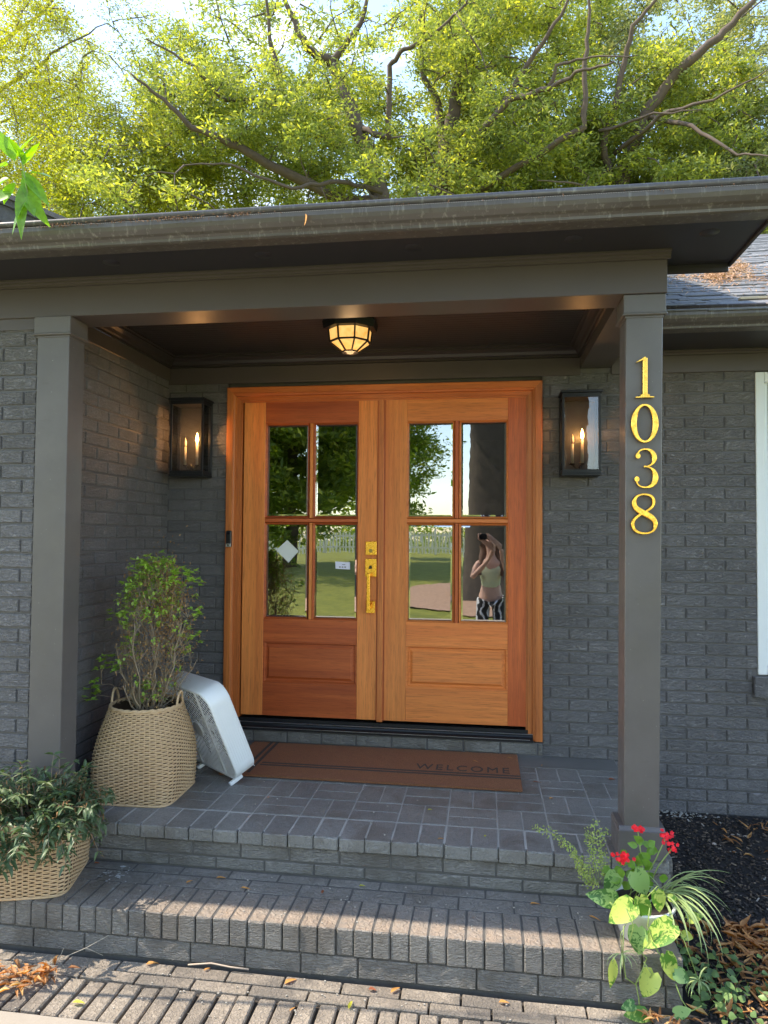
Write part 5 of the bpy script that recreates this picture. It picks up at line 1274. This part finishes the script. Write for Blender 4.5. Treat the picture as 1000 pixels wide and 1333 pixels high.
def branch_twigs(m, nodes, centres, r_):
    """thin branches joining each leaf clump to the nearest wood; the clump's end becomes wood too"""
    A = [np.array(q) for q in nodes]
    order = sorted(range(len(centres)), key=lambda i: min(np.linalg.norm(np.array(nodes[::6])-np.array(centres[i]), axis=1)))
    A = np.array(nodes)
    for i in order:
        c = np.array(centres[i]); k = np.argmin(np.linalg.norm(A-c, axis=1)); q = A[k]; L_ = np.linalg.norm(c-q)
        if L_ < .15 or L_ > 3.5: continue
        mid = (q+c)/2 + np.array([r_.uniform(-.12, .12), r_.uniform(-.12, .12), r_.uniform(-.02, .18)])*L_
        rr_ = .012+.013*L_; m.tube([Vector(q), Vector(q*.6+mid*.4), Vector(mid), Vector(c)], [rr_, rr_*.8, rr_*.6, .004], 5, caps=False)
        A = np.vstack([A, mid, c])
def oak(label, trunk, limbs, ell, nclump, per, size, mat, r0, rc=(.28, .60), seed=1, group=None, gaps=1.0, name='oak_tree', barkm=None):
    base = trunk[0]; root = thing(name, tuple(base), label, 'tree', group); tm = MB(); nodes = [tuple(p) for p in limb(tm, trunk, r0[0], r0[1], 14, .03)]
    tm.build('trunk', barkm or M_bark2, root)
    bm = MB()
    for pts, a, b in limbs: nodes += [tuple(p) for p in limb(bm, pts, a, b*.6, 8, .028)]
    r_ = random.Random(seed); C = []
    tries = 0
    while len(C) < nclump and tries < nclump*40:
        tries += 1; e = ell[r_.randrange(len(ell))]
        d = Vector([r_.gauss(0, 1) for _ in range(3)]).normalized()*r_.random()**.38; p = Vector((e[0]+d.x*e[3], e[1]+d.y*e[4], e[2]+d.z*e[5]))
        if noise.noise(p*.42+Vector((seed*3.1, 0, 0)))+.5*noise.noise(p*1.1) < -.16*gaps: continue
        C.append(tuple(p))
    branch_twigs(bm, nodes, C, r_); bm.build('branches', barkm or M_bark2, root)
    leaf_cloud('crown', C, [r_.uniform(*rc) for _ in C], per, size, mat, root, seed=seed)
    return root
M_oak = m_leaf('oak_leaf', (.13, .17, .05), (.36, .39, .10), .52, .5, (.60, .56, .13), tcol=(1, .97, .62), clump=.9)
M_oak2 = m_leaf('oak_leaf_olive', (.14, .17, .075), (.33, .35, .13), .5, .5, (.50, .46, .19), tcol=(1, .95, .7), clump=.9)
A_ = lambda y, *px: [at(x, yy_, y) if not isinstance(y, (list, tuple)) else None for x, yy_ in px]
def AY(*t): return [at(x, yy_, y) for x, yy_, y in t]
# left-centre oak: trunk, the long left limb and the leaning fork
b1 = at(497, 262, 11.5); tr1 = [Vector((b1.x+.5, 11.8, -.4)), Vector((b1.x+.35, 11.7, 4)), b1] + AY((482,215,11.3), (465,165,11.2), (447,120,11.1), (432,82,11), (400,62,10.6), (372,5,10.3), (340,-90,10))
oak('oak with dark forked limbs reaching left over the porch roof', tr1,
    [(AY((497,262,11.5),(450,262,10.8),(375,227,10),(310,192,9.4),(250,165,9),(215,130,8.6),(170,95,8.2)), .15, .03),
     (AY((440,190,11),(410,170,10.6),(372,128,10.2),(360,90,10),(350,40,9.8),(345,-40,9.4)), .12, .03), (AY((372,128,10.2),(330,130,9.6),(290,128,9.2),(250,85,8.8),(190,50,8.4)), .07, .025),
     (AY((410,170,10.6),(350,135,10),(300,150,9.6)), .05, .02), (AY((465,165,11.2),(505,180,10.6),(507,85,10.2),(525,65,10),(570,42,9.8),(605,5,9.6),(640,-60,9.4)), .075, .02), (AY((497,250,11),(440,235,10),(380,245,9.4),(300,215,9),(240,215,8.6)), .06, .02),
     (AY((432,82,11),(470,30,10.8),(490,-40,10.6)), .09, .04)],
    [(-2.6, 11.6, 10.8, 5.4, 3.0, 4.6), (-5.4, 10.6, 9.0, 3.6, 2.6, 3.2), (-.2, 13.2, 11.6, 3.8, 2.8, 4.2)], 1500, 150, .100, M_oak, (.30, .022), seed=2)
# centre-right oak
b2 = at(576, 262, 12.5); tr2 = [Vector((b2.x, 12.8, -.4)), Vector((b2.x+.1, 12.7, 4.5)), b2] + AY((580,190,12.3),(590,150,12.2),(598,100,12),(612,60,11.9),(660,5,11.6),(700,-80,11.3))
oak('oak with a pale upright trunk and spreading limbs behind the porch roof', tr2,
    [(AY((580,200,12.3),(570,135,12.2),(550,95,12),(545,40,11.8),(560,-30,11.6)), .11, .04), (AY((578,250,12.4),(605,195,11.4),(665,130,10.6),(715,115,10.2),(750,95,9.8),(800,80,9.4)), .10, .03),
     (AY((578,240,12.4),(640,160,11.2),(690,80,10.6),(730,20,10.2),(760,-40,9.9)), .09, .03), (AY((715,115,10.2),(725,85,10),(770,75,9.7),(830,72,9.4)), .045, .015),
     (AY((620,250,12),(760,165,10.8),(762,90,10.5),(766,30,10.3),(770,-50,10)), .08, .03), (AY((590,150,12.2),(620,90,11.7),(600,20,11.4),(590,-60,11)), .08, .03)],
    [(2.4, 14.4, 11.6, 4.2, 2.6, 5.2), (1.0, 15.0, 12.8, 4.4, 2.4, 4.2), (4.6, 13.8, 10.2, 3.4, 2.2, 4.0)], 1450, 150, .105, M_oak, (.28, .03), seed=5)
# right oak, paler with thinner foliage
b3 = at(800, 262, 13); tr3 = [Vector((b3.x-.3, 13.2, -.4)), Vector((b3.x-.2, 13.1, 5)), b3] + AY((815,215,12.8),(840,150,12.4),(880,95,12),(935,50,11.6),(980,0,11.3),(1020,-70,11))
oak('olive green oak with thin crossing branches behind the right end of the roof', tr3,
    [(AY((800,250,13),(785,190,12.4),(815,80,11.8),(822,35,11.5),(855,0,11.3),(900,-60,11)), .10, .03), (AY((790,255,12.8),(760,240,12),(700,235,11.2)), .05, .02), (AY((840,150,12.4),(900,165,11.4),(960,200,10.8),(1010,205,10.4)), .06, .02),
     (AY((800,200,12.6),(860,150,11.6),(930,130,11),(1000,90,10.4)), .06, .02), (AY((780,170,12),(850,148,11.2),(915,142,10.8)), .04, .015)],
    [(6.8, 14.6, 11.2, 4.6, 2.4, 5.4), (8.8, 14.2, 9.0, 3.4, 2.4, 3.8)], 1150, 145, .105, M_oak2, (.24, .03), seed=8, gaps=.5)
# far left tree: sparse crown
b4 = at(20, 300, 13); tr4 = [Vector((b4.x-1.5, 13.4, -.4)), Vector((b4.x-1, 13.2, 5)), b4+Vector((-.8, 0, -.6))] + AY((-40,230,12.8),(-60,150,12.6),(-90,50,12.4))
oak('sparse bluish tree with bare looking limbs at the upper left', tr4,
    [(AY((-40,230,12.8),(0,115,12.2),(50,85,11.8),(78,62,11.6),(140,30,11.2)), .07, .02), (AY((-20,250,12.8),(45,240,12),(82,225,11.6),(112,200,11.3),(125,170,11.1)), .06, .02), (AY((-30,240,12.8),(40,225,12.3),(90,210,12),(120,225,11.8),(170,228,11.5)), .045, .015),
     (AY((-60,150,12.6),(0,60,12),(60,10,11.5),(100,-50,11)), .07, .02), (AY((30,245,12.2),(60,195,12),(95,150,11.8),(110,110,11.6)), .04, .015), (AY((-50,180,12.6),(20,150,12),(90,120,11.6)), .04, .015)],
    [(-10.0, 12.2, 12.6, 3.2, 2.6, 4.2), (-8.2, 12, 9.6, 2.8, 2.4, 2.8)], 1500, 130, .068, m_leaf('sparse_leaf', (.12, .12, .03), (.34, .36, .08), .5, .5, (.5, .46, .12)), (.22, .07), rc=(.35, .65), seed=12, gaps=.3, name='sparse_tree', barkm=m_plain('grey_bark', (.16, .13, .12), .9, var=.3))
# distant canopy mass behind everything
r_ = random.Random(77); C = []
for i in range(560):
    x = r_.uniform(-28, 22); y = r_.uniform(18, 26); z = r_.uniform(4, 17.5+3*math.sin(x*.5))
    if noise.noise(Vector((x*.28, y*.3, z*.32))) < (-.20 if x < -10 else -.16): continue
    C.append((x, y, z))
w_root = None
r2 = np.random.default_rng(6); Cc = np.repeat(np.array(C), 110, 0); n = len(Cc); d = r2.normal(size=(n, 3)); d /= np.linalg.norm(d, axis=1)[:, None]; p = Cc+d*(r2.random(n)**.5*1.25)[:, None]*np.array([1, 1, .6])
a = r2.normal(size=(n, 3)); a /= np.linalg.norm(a, axis=1)[:, None]; b = np.cross(a, r2.normal(size=(n, 3))); b /= np.linalg.norm(b, axis=1)[:, None]; s = .17*r2.uniform(.6, 1.3, n)[:, None]
V = np.stack([p-a*s*.5, p+b*s*.2, p+a*s*.5, p-b*s*.2], 1).reshape(-1, 3); link('woods', fastmesh('woods', V, np.arange(n*4).reshape(-1, 4), M_oak2), kind='stuff')

# front yard (behind the photographer, seen in the door glass and shading the path) --------
M_yard = m_leaf('yard_leaf', (.09, .15, .04), (.24, .32, .07), .45, .5, (.46, .48, .12))
tb = Vector((.92, -12.6, -.35))
tk = thing('yard_oak', tuple(tb), 'massive oak trunk on the mulch island across the front lawn', 'tree')
m = MB(); n = 28; rings = []
for z, r in ((-.15, 1.55), (.05, 1.12), (.3, .90), (.7, .79), (1.4, .73), (3, .70), (6, .62), (9, .5)):
    for k in range(n):
        a = 2*PI*k/n; lob = 1+ (.28*max(0, math.cos(5*a+.6)) if z < .4 else .06*math.cos(5*a+.6)); rings.append((tb.x+r*lob*math.cos(a), tb.y+r*lob*math.sin(a), tb.z+z))
m.add(rings, [(i*n+k, i*n+(k+1) % n, (i+1)*n+(k+1) % n, (i+1)*n+k) for i in range(7) for k in range(n)], True); m.build('trunk', m_plain('rough_bark', (.06, .048, .038), .95, var=.7, scale=9, bump=1, bscale=14), tk)
bm = MB(); nodes = []
for k in range(9):
    a = 2*PI*k/9+.3; q = Vector((tb.x, tb.y, 5.5+k*.35)); e = q+Vector((math.cos(a)*5, math.sin(a)*4, 2.5)); nodes += [tuple(p) for p in limb(bm, [q, q.lerp(e, .5)+Vector((0,0,.5)), e], .22, .05, 7)]
C = []; r_ = random.Random(31)
while len(C) < 170:
    d = Vector([r_.gauss(0, 1) for _ in range(3)]).normalized()*r_.random()**.4; p = Vector((tb.x+d.x*6, tb.y+d.y*4.0, 9.3+d.z*3.4))
    if p.y > -8.7: continue
    C.append(tuple(p))
branch_twigs(bm, nodes, C, r_); bm.build('branches', M_bark2, tk); leaf_cloud('crown', C, [r_.uniform(.6, 1.0) for _ in C], 90, .17, M_yard, tk, seed=31)
def yard_tree(x, y, h, rad, label, seed, nc=190, per=80, low=2.0, sz=.2, mat=M_yard):
    z0 = terrain(x, y); root = thing('yard_tree', (x, y, z0), label, 'tree', 'trees round the front lawn'); m = MB(); nodes = [tuple(p) for p in limb(m, [Vector((x, y, z0-.1)), Vector((x+.2, y, h*.4)), Vector((x, y+.2, h*.8))], .28, .08, 9)]; m.build('trunk', M_bark2, root)
    r_ = random.Random(seed); C = []
    for i in range(nc):
        d = Vector([r_.gauss(0, 1) for _ in range(3)]).normalized()*r_.random()**.4; C.append((x+d.x*rad, y+d.y*rad, low+(h-low)*.5+d.z*(h-low)*.5))
    m = MB(); branch_twigs(m, nodes, C, r_); m.build('branches', M_bark2, root); leaf_cloud('crown', C, [r_.uniform(.5, .95) for _ in C], per, sz, mat, root, seed=seed)
yard_tree(-6.2, -20, 11, 3.6, 'dense green tree left of the lawn reflected in the left door', 41, 620, 110, 1.0, .26)
yard_tree(-3.6, -27, 12, 2.6, 'narrower tree behind the lawn reflected in the inner left panes', 45, 330, 110, 1.2)
yard_tree(-12.5, -17, 12, 4.0, 'broad tree beyond the path on the far left of the lawn', 42, 200, 80, 2.0)
yard_tree(9.5, -22, 11, 4.2, 'tree on the right side of the front lawn', 43, 160, 70, 2.2)
yard_tree(-9.2, -6.2, 11.5, 3.4, 'tree beside the path whose crown dapples the paving', 44, 150, 52, 5.6, .15, M_oak2)
# picket fence
M_fw = m_plain('white_fence_paint', (.74, .74, .72), .6, var=.1, scale=3)
fc = thing('picket_fence', (0, -34, 0), 'white picket fence along the far side of the front lawn', 'fence')
M_fz = lambda x: terrain(x, -34)
m = MB()
for x in range(-20, 15, 2): m.box(x*1.0, x+.1, -34.08, -33.98, M_fz(x)-.2, M_fz(x)+1.36)
m.build('posts', M_fw, fc)
m = MB()
for z in (.35, 1.0): m.box(-20, 14, -33.975, -33.94, .2+z-.05, .2+z+.05)
m.build('rails', M_fw, fc)
m = MB(); x = -20
while x < 14:
    z = M_fz(x); m.add([(x, -33.93, z+.04), (x+.09, -33.93, z+.04), (x+.09, -33.93, z+1.12), (x+.045, -33.93, z+1.2), (x, -33.93, z+1.12), (x, -33.91, z+.04), (x+.09, -33.91, z+.04), (x+.09, -33.91, z+1.12), (x+.045, -33.91, z+1.2), (x, -33.91, z+1.12)], [(4,3,2,1,0),(5,6,7,8,9),(0,1,6,5),(1,2,7,6),(2,3,8,7),(3,4,9,8),(4,0,5,9)]); x += .19
m.build('pickets', M_fw, fc, kind='stuff')
r_ = random.Random(55); C = [(r_.uniform(-30, 30), r_.uniform(-42, -38), r_.uniform(.2, 1.9)) for _ in range(330)]
hg = thing('hedge', (0, -40, .1), 'long dark hedge behind the white picket fence', 'hedge'); leaf_cloud('foliage', C, [.9]*len(C), 80, .25, M_yard, hg, flat=.8, seed=55)
m = MB(); n = 40; m.add([(tb.x+2.7*math.cos(2*PI*k/n)*(1+.12*math.sin(3*2*PI*k/n)), tb.y+2.9*math.sin(2*PI*k/n), terrain(0, tb.y+2.9*math.sin(2*PI*k/n))+.03) for k in range(n)] + [(tb.x, tb.y, terrain(0, tb.y)+.10)], [(k, (k+1) % n, n) for k in range(n)]); m.build('mulch_island', m_plain('pine_bark_mulch', (.40, .26, .18), .95, var=.6, scale=14, bump=1, bscale=20), kind='structure')

# ------------------------------------------------------------------ photographer, reflected in the glass
ph = thing('person', (.74, -4.95, GZ), 'long haired person in a pale top and patterned trousers reflected in the door glass', 'person')
def skin(name, joints, edges, mat, parent, sub_=1):
    me = bpy.data.meshes.new(name); me.from_pydata([j[:3] for j in joints], edges, []); o = bpy.data.objects.new(name, me); COL.objects.link(o)
    md = o.modifiers.new('skin', 'SKIN'); md.use_smooth_shade = True
    for i, j in enumerate(joints): me.skin_vertices[0].data[i].radius = (j[3], j[4] if len(j) > 4 else j[3]); me.skin_vertices[0].data[i].use_root = (i == 0)
    ms = o.modifiers.new('sub', 'SUBSURF'); ms.levels = ms.render_levels = sub_
    bpy.context.view_layer.update(); m2 = bpy.data.meshes.new_from_object(o.evaluated_get(bpy.context.evaluated_depsgraph_get())); bpy.data.objects.remove(o)
    for v in m2.vertices: v.co -= Vector(wloc(parent))
    m2.materials.clear(); m2.materials.append(mat)
    for p in m2.polygons: p.use_smooth = True
    return link(name, m2, parent)
M_skin = m_plain('skin', (.55, .33, .24), .5, var=.05); M_hair = m_plain('brown_hair', (.13, .065, .035), .6, var=.4, scale=40); M_top = m_plain('pale_yellow_top', (.55, .58, .36), .8, var=.1)
X, Yp, F0 = .74, -4.95, GZ
J = [(X, Yp, F0+.93, .125, .10), (X, Yp, F0+1.12, .115, .085), (X, Yp, F0+1.32, .135, .09), (X, Yp, F0+1.43, .06, .055), (X, Yp+.02, F0+1.52, .05), (X, Yp+.03, F0+1.60, .085, .095), (X, Yp+.02, F0+1.70, .07, .08),
     (X-.16, Yp, F0+1.36, .052), (X-.24, Yp+.10, F0+1.16, .040), (X-.02, Yp+.30, F0+1.42, .026), (X+.03, Yp+.38, F0+1.55, .022, .034),
     (X+.16, Yp, F0+1.36, .052), (X+.26, Yp+.10, F0+1.16, .040), (X+.14, Yp+.30, F0+1.42, .026), (X+.13, Yp+.38, F0+1.55, .022, .034),
     (X-.10, Yp, F0+.88, .09), (X-.11, Yp+.01, F0+.48, .058), (X-.11, Yp, F0+.10, .038), (X-.11, Yp+.14, F0+.04, .034), (X+.10, Yp, F0+.88, .09), (X+.11, Yp+.01, F0+.48, .058), (X+.11, Yp, F0+.10, .038), (X+.11, Yp+.14, F0+.04, .034)]
E_ = [(0,1),(1,2),(2,3),(3,4),(4,5),(5,6),(2,7),(7,8),(8,9),(9,10),(2,11),(11,12),(12,13),(13,14),(0,15),(15,16),(16,17),(17,18),(0,19),(19,20),(20,21),(21,22)]
skin('body', J, E_, M_skin, ph, 2)
J2 = [(X, Yp, F0+1.00, .142, .115), (X, Yp, F0+1.12, .132, .10), (X, Yp, F0+1.30, .152, .105), (X, Yp, F0+1.38, .10, .08), (X-.15, Yp, F0+1.36, .060), (X+.15, Yp, F0+1.36, .060)]
skin('top', J2, [(0,1),(1,2),(2,3),(2,4),(2,5)], M_top, ph, 2)
t = NT('patterned_trousers'); wv = t.n('ShaderNodeTexWave', {'Vector': t.pos((1, 1, 1.6)), 'Scale': 4.2, 'Distortion': 7, 'Detail': 2}).outputs['Fac']; M_zeb = t.fin(t.ramp(wv, (.68, (.012, .012, .014)), (.74, (.6, .62, .64))), .7)
J3 = [(X, Yp, F0+.96, .150, .120), (X-.10, Yp, F0+.84, .105), (X-.11, Yp+.01, F0+.48, .075), (X-.11, Yp, F0+.12, .065), (X+.10, Yp, F0+.84, .105), (X+.11, Yp+.01, F0+.48, .075), (X+.11, Yp, F0+.12, .065)]
skin('trousers', J3, [(0,1),(1,2),(2,3),(0,4),(4,5),(5,6)], M_zeb, ph, 2)
J4 = [(X, Yp-.01, F0+1.685, .100, .105), (X-.085, Yp-.02, F0+1.55, .042, .06), (X-.12, Yp+.02, F0+1.36, .045), (X-.14, Yp+.05, F0+1.18, .030), (X+.085, Yp-.02, F0+1.55, .042, .06), (X+.12, Yp+.02, F0+1.36, .045), (X+.14, Yp+.05, F0+1.18, .030), (X, Yp-.08, F0+1.55, .085, .05), (X, Yp-.10, F0+1.36, .10, .05), (X, Yp-.10, F0+1.2, .07, .03)]
skin('hair', J4, [(0,1),(1,2),(2,3),(0,4),(4,5),(5,6),(0,7),(7,8),(8,9)], M_hair, ph, 2)
# face: nose, brows and lips as small forms on the head
m = MB(); m.tube([(X, Yp+.122, F0+1.625), (X, Yp+.140, F0+1.585), (X, Yp+.120, F0+1.575)], [.006, .013, .006], 8); m.build('nose', M_skin, ph)
for s_ in (-1, 1):
    m = MB(); m.lathe([(0, -.012), (.010, -.006), (.012, 0), (.010, .006), (0, .012)], X+s_*.032, Yp+.112, 10); m.v = [(a, b, c+F0+1.625) for a, b, c in m.v]; m.build('eye', m_plain('eye_white', (.35, .3, .28), .2) if s_ < 0 else bpy.data.materials['eye_white'], ph)
m = MB(); m.tube([(X-.024, Yp+.116, F0+1.548), (X, Yp+.124, F0+1.546), (X+.024, Yp+.116, F0+1.548)], [.003, .007, .003], 6); m.build('lips', m_plain('lips', (.45, .13, .12), .4), ph)
# fingers closing on the phone
for s_ in (-1, 1):
    hx = .643 + s_*.055
    palm = Vector((X+.03 if s_ < 0 else X+.13, Yp+.38, F0+1.55))
    m = MB()
    for k in range(4):
        b = palm + Vector((0, .02, .028-.018*k)); e = Vector((hx+s_*.012, -4.47, 1.335+.030-.018*k)); kn = b.lerp(e, .6)+Vector((s_*.014, 0, 0)); m.tube([b, kn, e, e+Vector((-s_*.018, .012, 0))], [.009, .0085, .0078, .006], 7)
    b = palm + Vector((-s_*.0, .0, .04)); e = Vector((hx-s_*.02, -4.50, 1.37)); m.tube([b, b.lerp(e, .5)+Vector((0,0,.015)), e], [.011, .0095, .007], 7); m.build('fingers', M_skin, ph)
fnm = MB().box(.643-.074, .643+.074, -4.478, -4.470, 1.295, 1.368, .003); phn = thing('phone', (.643, -4.474, 1.33), 'dark phone held up in both hands by the photographer', 'phone'); fnm.build('phone_case', M_black, phn)
# a bag-strap tote with bright script-like print is left plain: only its patterned cloth shows
